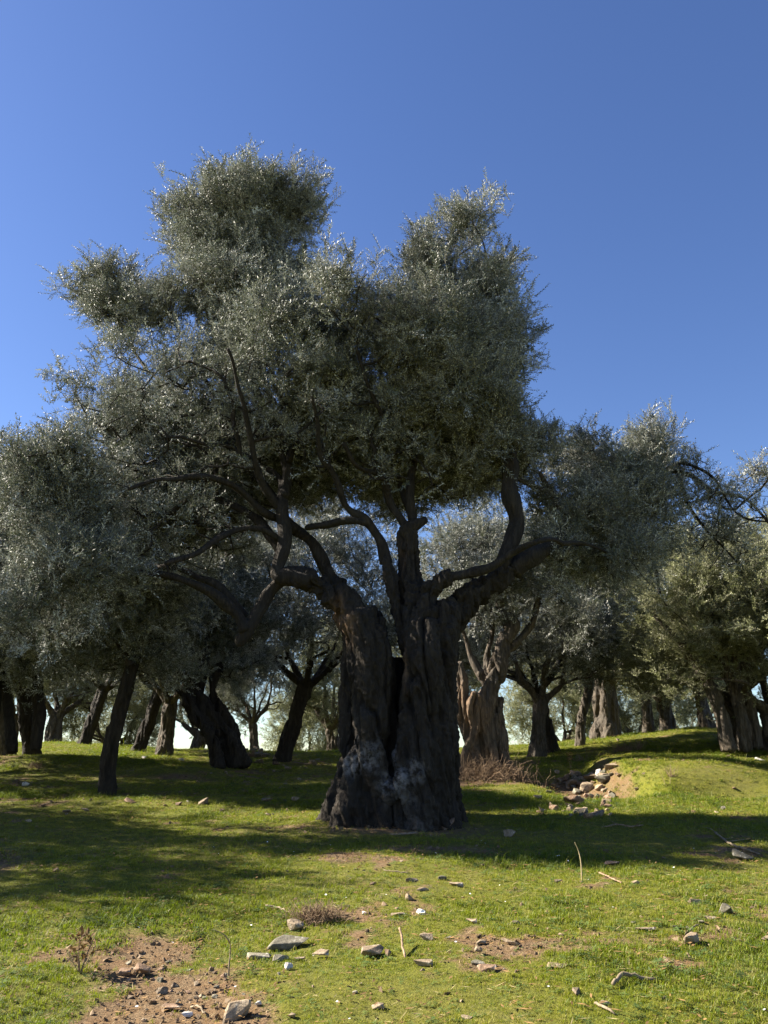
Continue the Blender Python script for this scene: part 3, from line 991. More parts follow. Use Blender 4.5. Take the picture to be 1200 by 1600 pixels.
def PB(px, py, rx, ry, d, rd, w=1.0):
    m_ = mpp(py, d)
    return (at(px, py, d), (rx * m_, rd, ry * m_), w)
PB0 = PB
def PB(px, py, rx, ry, d, rd, w=1.0):
    return PB0(px, py + 12, max(rx * .6, rx - 15), max(ry * .6, ry - 15), d, rd * .92, w)
blobs = [
    PB(345, 330, 62, 62, 15.0, 1.2, 1.2), PB(420, 330, 66, 68, 15.2, 1.3, 1.2), PB(470, 385, 42, 40, 15.0, .9), PB(320, 400, 45, 40, 15, .9),
    PB(175, 448, 62, 48, 15.6, 1.1), PB(118, 455, 30, 22, 15.6, .5), PB(190, 490, 60, 40, 15.4, .9), PB(265, 490, 80, 62, 15.0, 1.3), PB(380, 470, 100, 62, 14.8, 1.7), PB(375, 410, 75, 45, 15.0, 1.1, 1.3), PB(300, 345, 50, 64, 15.0, .8, 1.3), PB(455, 405, 66, 56, 15.0, 1.0, 2), PB(400, 385, 112, 62, 15.0, 1.1, 1.6), PB(470, 350, 48, 60, 15.0, .9, 1.8), PB(350, 318, 74, 46, 15.0, 1.0, 1.3), PB(420, 312, 60, 44, 15.0, 1.0, 1.2),
    PB(225, 600, 95, 78, 14.9, 1.5, .7), PB(150, 660, 55, 55, 14.2, 1.3), PB(125, 615, 36, 50, 14.2, .7, 1.3), PB(108, 590, 16, 30, 14.2, .3, 2), PB(330, 590, 110, 80, 14.9, 1.6, .6), PB(240, 690, 110, 60, 15.4, 1.3),
    PB(120, 735, 75, 50, 13.6, 1.4), PB(90, 800, 90, 60, 13.2, 1.4), PB(130, 880, 100, 60, 13.0, 1.3), PB(200, 830, 80, 50, 15.4, 1.0, .5), PB(60, 950, 70, 60, 13.2, 1.2),
    PB(450, 560, 110, 100, 14.4, 2.2, .8), PB(510, 495, 58, 50, 14.0, 1.4), PB(575, 462, 36, 34, 14.0, .8), PB(550, 500, 90, 60, 13.6, 2.0), PB(560, 610, 120, 80, 13.8, 2.4),
    PB(470, 690, 90, 50, 15.2, 1.2, .8), PB(540, 700, 90, 50, 15.8, 1.4, .9), PB(620, 760, 60, 50, 15.8, 1.2, .6), PB(480, 760, 60, 40, 15.8, 1.2, .6), PB(390, 720, 70, 50, 15.4, 1.3, .6), PB(700, 680, 80, 50, 15.4, 1.2, .8),
    PB(690, 550, 110, 70, 14.0, 2.2), PB(640, 505, 46, 46, 14.2, 1.4), PB(765, 560, 58, 66, 14.4, 1.6), PB(800, 520, 30, 50, 14.4, .8), PB(795, 610, 34, 36, 14.0, .9, 2.0), PB(770, 640, 50, 34, 13.3, .9, 1.8), PB(730, 600, 70, 50, 13.2, 1.0, 1.4), PB(760, 470, 48, 44, 15.0, 1.2),
    PB(680, 405, 56, 58, 15.2, 1.2, 1.9), PB(740, 388, 66, 64, 15.2, 1.3, 1.9), PB(715, 398, 82, 62, 15.1, 1.1, 2.2), PB(735, 445, 80, 46, 15.2, 1.3, 1.6), PB(780, 420, 30, 25, 15.2, .7),
    PB(660, 640, 100, 40, 13.6, 1.6, .8), PB(760, 690, 80, 34, 13.8, 1.3, .9), PB(700, 730, 80, 34, 14.5, 1.2, .7), PB(600, 720, 70, 36, 14.8, 1.2, .6),
    PB(835, 695, 56, 46, 14.3, 1.0, 1.4), PB(895, 718, 62, 44, 16.0, 1.0, 1.8), PB(960, 745, 66, 50, 16.0, 1.2, 1.5), PB(1015, 708, 54, 42, 16.2, .8, 1.6), PB(1030, 665, 26, 34, 16.2, .3, 1.5),
    PB(920, 820, 78, 66, 15.3, 1.3, 1.6), PB(1000, 800, 66, 62, 15.9, 1.2, 1.5), PB(950, 880, 76, 60, 15.3, 1.2, 1.5), PB(870, 870, 45, 45, 14.8, .9, .7), PB(850, 790, 50, 55, 15.2, .9, 1.0), PB(765, 715, 95, 52, 14.8, 1.1, 1.2), PB(690, 700, 85, 45, 15.2, 1.0, 1.1), PB(1020, 870, 35, 40, 16, .7, .7),
]
grow_crown(big, base, st, blobs, 7600, 2, SPRAY, 'leaf', 41, clump=.36, rmin=.0045, rexp=.45, jit=.18, branch_sides=5)
PB = PB0
# the open left and middle underside: thin arching branches with light foliage
st3 = new_store()
for li in (0, 2, 3, 4, 5, 6, 7, 8, 10, 11, 14, 15, 17):
    d, lst, _ = LIMBS[li]
    P_, R_ = PX(lst, d)
    resample_nodes(P_, R_, -1, st3)
st3['grow'] = [r < .09 for r in st3['r']]
blobs3 = [PB(250, 690, 120, 60, 15.6, 1.0), PB(200, 800, 120, 70, 15.6, 1.0, .7), PB(330, 790, 100, 60, 15.8, 1.0, .8), PB(330, 700, 90, 50, 15.7, .9), PB(150, 880, 110, 50, 14.8, 1.0, .8), PB(300, 860, 80, 40, 15.6, 1.0, .7), PB(480, 740, 80, 50, 15.7, 1.0), PB(600, 740, 100, 60, 15.8, 1.0, 1.3), PB(740, 730, 90, 60, 15.6, 1.0, 1.3), PB(520, 680, 90, 50, 15.6, 1.0, 1.3), PB(700, 740, 60, 60, 15.8, 1.0), PB(90, 760, 70, 60, 13.4, 1.2), PB(400, 760, 60, 50, 15.8, .9, .8)]
grow_crown(big, base, st3, blobs3, 3500, 1, SPRAY, 'leaf', 47, clump=.2, rmin=.007, rexp=.46, jit=.12)
st4 = new_store()
for li in (0, 2, 3, 4, 5, 6, 7, 8, 9, 11, 14, 15):
    d, lst, _ = LIMBS[li]
    P_, R_ = PX(lst, d)
    resample_nodes(P_, R_, -1, st4)
st4['grow'] = [r < .10 for r in st4['r']]
blobs4 = [PB(330, 600, 120, 70, 13.4, .6), PB(470, 620, 80, 60, 13.4, .6), PB(280, 700, 150, 80, 13.7, .7), PB(250, 830, 150, 70, 13.5, .7), PB(400, 690, 80, 70, 13.6, .8), PB(540, 700, 90, 60, 13.7, .7), PB(640, 720, 60, 60, 13.8, .7), PB(120, 850, 90, 50, 13.2, .6)]
grow_crown(big, base, st4, blobs4, 400, 1, SPRAY_THIN, 'leaf', 49, clump=.05, rmin=.0115, rexp=.40, jit=.1)
# the sparse, drooping right arm
st2 = new_store()
for li in (18, 25, 26):
    d, lst, _ = LIMBS[li]
    P_, R_ = PX([t for t in lst if t[0] > 1000], d)
    resample_nodes(P_, R_, -1, st2)
st4 = None
blobs2 = [PB(1090, 790, 60, 50, 16.1, .8), PB(1160, 810, 55, 40, 16.2, .8), PB(1130, 860, 60, 35, 16.2, .7), PB(1185, 745, 22, 22, 16.4, .4, 1.5), PB(1080, 730, 40, 16, 16.1, .5)]
grow_crown(big, base, st2, blobs2, 260, 1, SPRAY_THIN, 'leaf', 43, clump=.1, rmin=.006, rexp=.45, jit=.15, crown_name='crown')

# ------------------------------------------------------------------ other olives
def generic_olive(seed, Hh=8.5, th=2.2, r=.42, lean=(0, 0), spread=3.0, low=.30, n_anchor=900, per=2, bark='bark_warm', leaf='leaf', name='olive_tree', templ=None, nl=5, clump=.34, flare=1.5, thin=False):
    """a whole olive at the origin"""
    rs = np.random.RandomState(seed)
    root = empty(name, (0, 0, 0))
    o0 = np.zeros(3)
    acc = Acc()
    lx, ly = lean
    tops = []
    ns = 6
    tw = rs.uniform(-.9, .9)
    for k in range(ns + 1):
        a0 = k * 2 * math.pi / ns + rs.uniform(-.2, .2)
        P_, R_ = [], []
        rr = 0 if k == ns else r * .58
        for s in np.linspace(0, 1, 6):
            a = a0 + tw * s
            f = flare + (1 - flare) * min(1, s * 2.6)
            wob = rs.normal(0, .05 * r / .4, 2)
            P_.append([math.cos(a) * rr * f * (1 - .15 * s) + lx * s * th + wob[0], math.sin(a) * rr * f * (1 - .15 * s) + ly * s * th + wob[1], -.25 + s * (th + .25)])
            R_.append(r * (.52 if k < ns else .7) * (1.05 - .25 * s) * (1 + rs.uniform(-.12, .12)))
        acc.add(*tube(*catmull(np.array(P_), np.array(R_), .15), 10, .12, k + seed))
    stg = new_store()
    blobs_ = []
    top = np.array([lx * th, ly * th, th])
    limbs = []
    for k in range(nl):
        a = k * 2 * math.pi / nl + rs.uniform(-.35, .35)
        out = np.array([math.cos(a), math.sin(a), 0])
        L = spread * rs.uniform(.75, 1.1)
        hh = (Hh - th) * rs.uniform(.55, .85)
        s0 = top + out * r * .35 + np.array([0, 0, -.25])
        P_ = [s0, s0 + out * L * .28 + np.array([0, 0, hh * .22]) + rs.normal(0, .12, 3), s0 + out * L * .5 + np.array([0, 0, hh * .5]) + rs.normal(0, .2, 3), s0 + out * L * .68 + np.array([0, 0, hh * .78]) + rs.normal(0, .2, 3), s0 + out * L * .78 + np.array([0, 0, hh])]
        R_ = [r * .42, r * .30, r * .2, r * .12, r * .06]
        limbs.append((P_, R_))
        P2 = [P_[1], P_[1] + out * L * .3 + np.array([-out[1], out[0], 0]) * rs.choice([-1, 1]) * L * .25 + np.array([0, 0, .25]), P_[1] + out * L * .55 + np.array([-out[1], out[0], 0]) * rs.choice([-1, 1]) * L * .3 + np.array([0, 0, .7])]
        limbs.append((P2, [r * .22, r * .13, r * .05]))
        blobs_.append((P_[-1] + np.array([0, 0, .1]), (spread * .42, spread * .42, (Hh - th) * .22), 1))
        blobs_.append((P_[2] + out * L * .3, (spread * .38, spread * .38, (Hh - th) * .22), .9))
        blobs_.append((P2[-1] + np.array([0, 0, .1]) + (low - .3) * np.array([0, 0, 5.0]), (spread * .36, spread * .36, (Hh - th) * .2), .8))
    blobs_.append((top + np.array([0, 0, (Hh - th) * .72]), (spread * .5, spread * .5, (Hh - th) * .28), 1))
    for P_, R_ in limbs[::2]:
        Q = np.array(P_[:2]); acc.add(*tube(*catmull(np.vstack([Q[0] - [0, 0, .35], Q]), np.array([R_[0] * 1.2, R_[0], R_[1]]), .12), 10, .1, seed))
    V, Fq = acc.get()
    me = voxel_fuse(V, Fq, max(.04, r * .11))
    barkify(me, .05 * r / .42 + .015, .025, seed, sc=1.1, twist=tw * .4)
    me.materials.clear(); me.materials.append(M[bark])
    link('trunk', me, root)
    for P_, R_ in limbs:
        limb_obj(root, o0, np.array(P_), np.array(R_), mat=bark, ns=8, step=.2, flute=.12, seed=seed, wig=.08)
        resample_nodes(np.array(P_), np.array(R_), -1, stg)
    stg['grow'] = [q < r * .33 for q in stg['r']]
    grow_crown(root, o0, stg, blobs_, n_anchor, per, templ or SPRAY_FAR, leaf, seed + 5, clump=clump, rmin=.007, rexp=.45, jit=.3, spray_scale=(.9, 1.4), barkmat='bark', branch_sides=4)
    return root

def copy_tree(o, parent=None):
    c = o.copy()
    COL.objects.link(c)
    c.parent = parent
    for ch in [x for x in KIDS[o.name]]:
        copy_tree(ch, c)
    return c
KIDS = {}
def index_kids():
    KIDS.clear()
    for o in bpy.data.objects:
        KIDS.setdefault(o.name, [])
    for o in bpy.data.objects:
        if o.parent:
            KIDS[o.parent.name].append(o)

PROTO = [
    generic_olive(1001, 9.0, 2.4, .50, (.05, 0), 3.1, n_anchor=950, bark='bark_warm', leaf='leaf_warm'),
    generic_olive(1002, 8.2, 2.2, .27, (-.12, .1), 2.8, n_anchor=850, bark='bark_warm', leaf='leaf'),
    generic_olive(1003, 8.6, 1.9, .42, (.16, -.05), 3.3, low=.22, n_anchor=1000, bark='bark_warm', leaf='leaf_warm'),
    generic_olive(1004, 8.8, 2.6, .24, (.28, .1), 2.9, n_anchor=850, bark='bark', leaf='leaf'),
    generic_olive(1005, 6.2, 1.0, .3, (0, 0), 3.0, low=.16, n_anchor=1000, bark='bark_warm', leaf='leaf_warm'),
]
used = set()
def place(k, px, d, rz, s, label, bpy_y=None, x=None, sink=0.0, group='olive trees of the grove', sz=None):
    index_kids()
    if k not in used:
        o = PROTO[k]; used.add(k)
    else:
        o = copy_tree(PROTO[k])
    X = x if x is not None else (px - 600) / F * d * .955 if px is not None else 0
    o.location = (X, d, float(H(X, d)) - .03 - sink)
    o.rotation_euler = (0, 0, R(rz))
    o.scale = (s, s, sz or s)
    tag(o, label, 'tree', group)
    return o

# right-hand side of the slope
def lx(px, d, py=1150):
    return (px - 600) * mpp(py, d)
place(0, None, 36.5, 20, 1.05, 'stout upright olive tree alone on the crest, left of the twin trunks', x=lx(946, 36.5))
place(1, None, 38.0, 140, .85, 'left trunk of the twin slim olives on the crest, right of the stout upright olive', x=lx(1012, 38))
place(2, None, 39.0, 250, .82, 'right trunk of the twin slim olives on the crest, pale at its foot', x=lx(1046, 39))
place(1, None, 36.0, 20, 1.0, 'leaning olive with pale grey bark at the highest point of the crest', x=lx(1110, 36))
place(0, None, 27.5, 200, 1.0, 'thick olive with pale ribbed trunk at the right end of the slope', x=lx(1155, 27.5), sz=.72)
place(2, None, 25.5, 80, 1.05, 'thick olive standing partly out of view at the right edge', x=lx(1212, 25.5), sz=.72)
place(4, None, 50, 0, 1.0, 'low rounded olive beyond the crest, seen between the thin dark tree and the stout olive', x=lx(880, 50))
place(4, None, 52, 120, 1.15, 'low bushy olive beyond the crest behind the twin trunks', x=lx(1000, 52))
place(2, None, 60, 40, 1.1, 'distant olive beyond the crest behind the leaning pale tree', x=lx(1090, 58))
place(3, None, 31, 190, .9, 'thin dark straight olive trunk right of the hollow olive', x=lx(870, 30.5))
place(1, None, 29, 200, .95, 'olive with leaning two-toned trunk just right of the hollow gnarled olive', x=lx(838, 28.5))
place(0, None, 44, 300, .95, 'distant olive beyond the crest, hidden behind the great trunk', x=lx(690, 44))
# left-hand side
place(3, None, 30.5, -8, 1.12, 'tall dark olive leaning right against the sky, left of the great trunk', x=lx(438, 30.5))
place(1, None, 42, 60, .8, 'small olive with slim trunk on the skyline, left of the tall leaning dark olive', x=lx(402, 42))
place(4, None, 56, 200, .95, 'tiny far olive on the skyline just left of the great trunk', x=lx(484, 56), sink=.2)
place(2, None, 44, 170, .85, 'far olive with stout brown trunk beside the great trunk on the skyline', x=lx(524, 44))
place(1, None, 31.5, 310, 1.0, 'dark olive with a thick upright trunk, right of the leaning pair on the left', x=lx(258, 31.5))
place(3, None, 33.0, 10, .95, 'slim dark olive leaning right beside the thick upright trunk', x=lx(215, 33))
place(3, None, 37.0, 30, 1.0, 'olive with sunlit trunk leaning right on the left skyline', x=lx(130, 37))
place(0, None, 45.0, 110, .8, 'far sunlit olive glimpsed between the dark trunks at left', x=lx(84, 45))
place(3, None, 28.0, 210, 1.0, 'dark slender olive, second trunk from the left edge', x=lx(58, 28))
place(1, None, 27.0, 60, 1.1, 'tall full-crowned dark olive at the left edge of the grove', x=lx(14, 27))
place(4, None, 50.0, 30, 1.0, 'low olive beyond the crest behind the leaning sunlit trunk', x=lx(180, 50), sink=.3)
place(2, None, 48.0, 70, .9, 'low spreading olive beyond the crest behind the dark upright trunk', x=lx(300, 47))
place(1, None, 46, 330, .95, 'far olive at the left end of the skyline', x=lx(20, 46))
place(2, None, 22.8, 200, 1.0, 'olive just outside the picture on the left, beyond the nearest shading olive', x=-13.8)
# grove beside and behind the camera's left, which shades the meadow
place(0, None, 13.6, 30, .97, 'olive standing outside the picture on the left, shading the near meadow', x=-13.6)
place(2, None, 15.2, 150, 1.0, 'far left olive outside the picture behind the shading olives', x=-17.6)
place(0, None, 19.5, 250, .9, 'olive outside the picture on the right below the slope end', x=13.5)
index_kids()

# ---- custom olives drawn from the photograph
def custom_olive(label, basepx, d, strands, limbs, blobs_, n_anchor, seed, bark='bark', leaf='leaf', vox=.035, per=2, clump=.2, templ=None, warm=(), amp=(.045, .022), dead=()):
    b = np.array([(basepx - 600) * mpp(1180, d), d, 0]); b[2] = float(H(b[0], b[1]))
    root = empty('olive_tree', b)
    tag(root, label, 'tree', 'olive trees of the grove')
    acc = Acc()
    for lst, dd in strands:
        P_, R_ = PX(lst, d + dd)
        acc.add(*tube(*catmull(P_, R_, .12), 10, .14, len(acc.V) + seed))
    s_ = new_store()
    for li, (lst, dd, g) in enumerate(limbs):
        P_, R_ = PX(lst, d + dd)
        if R_[0] > .1:
            acc.add(*tube(*catmull(P_[:2], R_[:2], .1), 10, .1, li))
        limb_obj(root, b, P_, R_, mat=bark, ns=9, step=.13, flute=.12, seed=li + seed, wig=.06)
        if g:
            resample_nodes(P_, R_, -1, s_)
    V, Fq = acc.get()
    me = voxel_fuse(V - b, Fq, vox)
    barkify(me, amp[0], amp[1], seed, warm=[(at(x, y, d + q) - b, r, s) for x, y, q, r, s in warm], sc=1.1)
    me.materials.clear(); me.materials.append(M[bark])
    link('trunk', me, root)
    s_['grow'] = [True] * len(s_['p'])
    grow_crown(root, b, s_, blobs_, n_anchor, per, templ or SPRAY_FAR, leaf, seed + 1, clump=clump, rmin=.006, rexp=.45, jit=.28, barkmat='bark', branch_sides=4)
    return root, b

# hollow gnarled olive right behind the great one
D = 23.0
treeB, bB = custom_olive('hollow gnarled olive with pale twisted trunk and dry brown shoots at its foot', 762, D,
    [([(742, 1220, 14), (738, 1180, 11), (728, 1140, 10), (722, 1100, 11), (722, 1070, 9), (718, 1035, 4)], 0),
     ([(728, 1222, 12), (726, 1180, 8), (742, 1140, 8), (738, 1110, 10), (745, 1085, 9)], -.2),
     ([(770, 1222, 18), (766, 1185, 13), (760, 1150, 14), (758, 1110, 16), (765, 1080, 14), (778, 1050, 13), (785, 1010, 12), (792, 990, 9)], 0),
     ([(798, 1215, 12), (788, 1190, 10), (780, 1150, 12), (772, 1110, 14), (776, 1085, 12)], .3),
     ([(755, 1222, 14), (752, 1190, 10), (746, 1150, 9), (745, 1115, 12)], .4)],
    [([(790, 1000, 10), (802, 975, 9), (790, 960, 8), (775, 958, 5)], 0, 1),
     ([(795, 985, 8), (780, 940, 6), (790, 900, 4), (800, 850, 3)], .2, 1),
     ([(770, 1085, 7), (750, 1050, 5.5), (735, 1020, 4), (722, 985, 3)], .2, 1),
     ([(786, 1020, 7), (815, 1000, 6), (835, 960, 5), (850, 910, 3)], .3, 1),
     ([(765, 1080, 6), (762, 1030, 4), (770, 980, 3), (765, 900, 2)], .6, 1)],
    [PB(770, 930, 60, 60, D + .5, 1.6), PB(730, 960, 40, 50, D + .6, 1.4), PB(840, 920, 60, 60, D + .5, 1.6), PB(700, 880, 50, 60, D + 1, 1.5), PB(800, 860, 70, 50, D + 1, 1.5), PB(760, 820, 60, 40, D + 1.2, 1.3)],
    620, 2001, bark='bark_warm', leaf='leaf', warm=[(735, 1100, -.3, (.5, .6, 1.0), .7), (760, 1200, -.3, (.9, .6, .5), .8)], amp=(.09, .035), clump=.3)
# dark twisted olive on the left
D = 26.0
custom_olive('massive dark twisted olive leaning left over a heap of rubble', 340, D,
    [([(370, 1198, 11.52), (353, 1150, 11.52), (325, 1115, 12.24), (305, 1085, 10.08), (288, 1055, 6.48)], 0),
     ([(343, 1202, 10.08), (330, 1150, 10.8), (305, 1120, 10.08), (290, 1090, 7.2), (275, 1075, 4.32)], -.3),
     ([(358, 1200, 11.52), (343, 1150, 12.96), (318, 1110, 12.24), (312, 1070, 9.36), (315, 1040, 7.2)], .4),
     ([(385, 1196, 8), (365, 1165, 12), (345, 1145, 12)], 0),
     ([(380, 1200, 8.64), (363, 1140, 8.64), (335, 1090, 8.64), (335, 1050, 7.2)], .3)],
    [([(315, 1045, 10), (322, 1000, 8), (345, 960, 6), (360, 900, 4)], 0, 1), ([(290, 1060, 8), (270, 1020, 7), (255, 970, 5), (250, 900, 3)], 0, 1),
     ([(335, 1055, 8), (365, 1020, 6), (390, 980, 4), (420, 930, 3)], .5, 1), ([(310, 1050, 7), (300, 980, 5), (300, 910, 3)], 1, 1)],
    [PB(270, 980, 70, 50, D, 2.2), PB(350, 950, 60, 60, D + .5, 2), PB(390, 1010, 40, 50, D + .5, 1.4), PB(310, 900, 80, 60, D + .5, 2), PB(230, 920, 60, 50, D, 2), PB(395, 900, 50, 50, D + .8, 1.6), PB(350, 1040, 60, 50, D + .8, 1.5)],
    1000, 2101, bark='bark', leaf='leaf', amp=(.09, .03), clump=.2)
# thin leaning tree in front of them
D = 18.6
custom_olive('slim dark olive with a leaning bare trunk standing nearest on the left', 168, D,
    [([(168, 1245, 13), (169, 1190, 12), (180, 1130, 11), (195, 1080, 11), (206, 1040, 9)], 0), ([(162, 1243, 9), (165, 1190, 9), (174, 1135, 9)], .1)],
    [([(206, 1045, 9), (214, 1000, 7), (205, 950, 5), (190, 890, 3)], 0, 1), ([(202, 1060, 6), (225, 1020, 5), (250, 975, 4), (285, 930, 2)], .2, 1), ([(205, 1040, 6), (185, 1000, 5), (150, 965, 4), (110, 930, 2)], -.3, 1), ([(208, 1020, 5), (230, 960, 4), (240, 900, 2)], .5, 1)],
    [PB(180, 940, 80, 50, D, 1.7), PB(110, 960, 60, 50, D, 1.3), PB(240, 950, 60, 50, D + .3, 1.4), PB(190, 870, 80, 50, D + .3, 1.5), PB(150, 1000, 60, 25, D, 1.2), PB(175, 1045, 60, 20, D + .6, 1.0, .8), PB(245, 1050, 50, 20, D + .6, .8, .8), PB(260, 890, 50, 40, D, 1.2), PB(60, 1000, 50, 40, D, 1), PB(230, 1015, 40, 25, D, .8, .8)],
    800, 2201, bark='bark', leaf='leaf', clump=.15)
# tall olive at the left edge, its crown against the sky
D = 21.0
custom_olive('broad olive whose dense grey crown fills the left edge beneath the sky', 20, D,
    [([(-15, 1175, 10), (-8, 1120, 9), (-5, 1060, 9), (0, 1010, 9)], 0), ([(20, 1175, 9), (14, 1120, 8), (8, 1060, 8), (4, 1010, 8)], .3), ([(55, 1170, 10), (62, 1110, 9), (55, 1050, 9), (40, 1000, 8)], .3)],
    [([(2, 1015, 11), (20, 950, 9), (40, 880, 6), (50, 800, 4)], 0, 1), ([(0, 1015, 10), (-30, 940, 8), (-50, 860, 5), (-40, 780, 3)], 0, 1), ([(42, 1005, 7), (80, 960, 6), (110, 900, 4), (130, 850, 3)], 0, 1), ([(5, 1010, 8), (0, 900, 5), (0, 800, 3)], 1, 1)],
    [PB(20, 770, 50, 60, D + .5, 1.8), PB(-30, 820, 60, 80, D, 2), PB(50, 850, 80, 60, D, 2), PB(100, 920, 70, 60, D, 1.8), PB(20, 960, 80, 60, D, 2), PB(0, 730, 30, 35, D + .5, 1.2), PB(-80, 900, 80, 80, D, 2), PB(140, 860, 50, 50, D, 1.5), PB(80, 1010, 60, 25, D, 1.3), PB(60, 1050, 80, 26, D, 1.2, .9), PB(-20, 1050, 50, 26, D, 1, .9)],
    1300, 2301, bark='bark', leaf='leaf', clump=.15)
# right-hand crown mass
D = 25.0
custom_olive('wide olive with yellow-green hanging foliage behind the right arm of the great tree', 1150, D,
    [([(1140, 1172, 12), (1128, 1120, 11), (1112, 1075, 10), (1095, 1045, 8)], 0), ([(1165, 1172, 12), (1158, 1120, 11), (1148, 1070, 10), (1130, 1030, 8)], .2), ([(1182, 1168, 10), (1172, 1110, 9), (1160, 1060, 9)], .4)],
    [([(1096, 1048, 8), (1075, 1020, 6), (1050, 990, 5), (1020, 960, 3)], 0, 1), ([(1132, 1035, 8), (1110, 990, 6), (1090, 940, 5), (1080, 880, 3)], 0, 1), ([(1160, 1062, 8), (1165, 1000, 6), (1160, 940, 4), (1150, 870, 3)], .3, 1), ([(1150, 1070, 7), (1190, 1010, 6), (1220, 950, 4), (1220, 890, 3)], .6, 1)],
    [PB(1090, 910, 70, 60, D, 2), PB(1150, 950, 70, 70, D, 2), PB(1180, 880, 60, 60, D, 2), PB(1050, 960, 60, 50, D, 1.6), PB(1230, 940, 60, 80, D, 2), PB(1110, 1010, 60, 40, D, 1.5), PB(1190, 1040, 40, 40, D - .3, 1.2), PB(1240, 860, 50, 60, D, 1.5)],
    950, 2401, bark='bark_warm', leaf='leaf_warm', clump=.2)
# mid-right crown behind the great tree's arm
D = 30.0
custom_olive('olive with a golden-green crown between the hollow olive and the stout upright one', 905, D,
    [([(905, 1180, 9), (908, 1130, 8), (918, 1085, 8), (925, 1050, 7)], 3.0)],
    [([(925, 1055, 7), (915, 1010, 5), (900, 960, 4), (890, 900, 2)], 3.0, 1), ([(925, 1055, 6), (945, 1010, 5), (960, 950, 3), (965, 890, 2)], 3.0, 1)],
    [PB(900, 1000, 55, 50, D + 3, 1.8), PB(960, 970, 60, 60, D + 3, 2), PB(880, 930, 60, 50, D + 3, 1.8), PB(950, 890, 60, 50, D + 3, 1.8), PB(1010, 1000, 50, 60, D + 3.5, 1.8), PB(850, 1000, 30, 40, D + 3, 1.2)],
    750, 2501, bark='bark_warm', leaf='leaf_warm', clump=.25)

# dry basal shoots at the hollow olive's foot
def brushwood(name, parent, base_, centre, rx, ry, h, n, seed, mat, r0=.006, up=.8, loc=None, wander=.25):
    rs = np.random.RandomState(seed)
    a_ = Acc()
    for _ in range(n):
        x0 = centre[0] + rs.normal(0, rx * .45); y0 = centre[1] + rs.normal(0, ry * .45)
        p = np.array([x0, y0, float(H(x0, y0)) - .02])
        d = np.array([rs.normal(0, .5), rs.normal(0, .5), up]) ; d /= np.linalg.norm(d)
        L = h * rs.uniform(.5, 1.2); k = 5
        pts = [p]
        for s in range(k):
            d = d + rs.normal(0, wander, 3); d /= np.linalg.norm(d)
            pts.append(pts[-1] + d * L / k)
        a_.add(*tube(np.array(pts), np.linspace(r0, r0 * .4, k + 1), 4, cap=False))
    V_, F_ = a_.get()
    o = link(name, mesh_np(name, V_ - np.asarray(base_), F_, [M[mat]], True), parent, loc)
    return o
o = brushwood('basal_shoots', treeB, bB, gp(765, 1218), 1.2, .7, .75, 1300, 5, 'brush', .007, .5, wander=.5)
tag(o, kind='stuff')

# ------------------------------------------------------------------ stones
def rock_mesh(seed, dims, flat=.0, n=13, mat='stone'):
    rs = np.random.RandomState(seed)
    bm = bmesh.new()
    for _ in range(n):
        p = rs.uniform(-1, 1, 3)
        p /= max(np.abs(p).max(), .6) ** .7
        bm.verts.new((p[0] * dims[0] / 2, p[1] * dims[1] / 2, p[2] * dims[2] / 2))
    r_ = bmesh.ops.convex_hull(bm, input=bm.verts)
    bmesh.ops.delete(bm, geom=[g for g in r_['geom_interior'] if isinstance(g, bmesh.types.BMVert)], context='VERTS')
    bmesh.ops.dissolve_limit(bm, angle_limit=R(12), verts=bm.verts, edges=bm.edges)
    w = min(dims) * .07
    bmesh.ops.bevel(bm, geom=list(bm.edges), offset=w, segments=1, affect='EDGES', clamp_overlap=True)
    bmesh.ops.triangulate(bm, faces=bm.faces)
    bmesh.ops.subdivide_edges(bm, edges=list(bm.edges), cuts=1)
    nz = vnoise(np.array([v.co[:] for v in bm.verts]) * (3.2 / max(dims)) * 2, seed % 97)
    for v, q in zip(bm.verts, nz):
        v.co += v.co.normalized() * (q * min(dims) * .07)
    me = bpy.data.meshes.new('stone')
    bm.to_mesh(me); bm.free()
    me.materials.append(M[mat])
    return me

def stone(px, py, wpx, asp, hgt, label, mat='stone', rz=0, tilt=(0, 0), group=None, seed=None, name='stone', sink=.12):
    """wpx: width in photo pixels; asp: depth / width; hgt: height / width"""
    g = gp(px, py)
    w = wpx * mpp(py, g[1])
    me = rock_mesh(seed if seed is not None else int(px * 7 + py), (w, w * asp, w * hgt), mat=mat)
    o = link(name, me)
    o.location = (g[0], g[1], g[2] + w * hgt * (.5 - sink))
    o.rotation_euler = (R(tilt[0]), R(tilt[1]), R(rz))
    tag(o, label, 'stone', group)
    return o

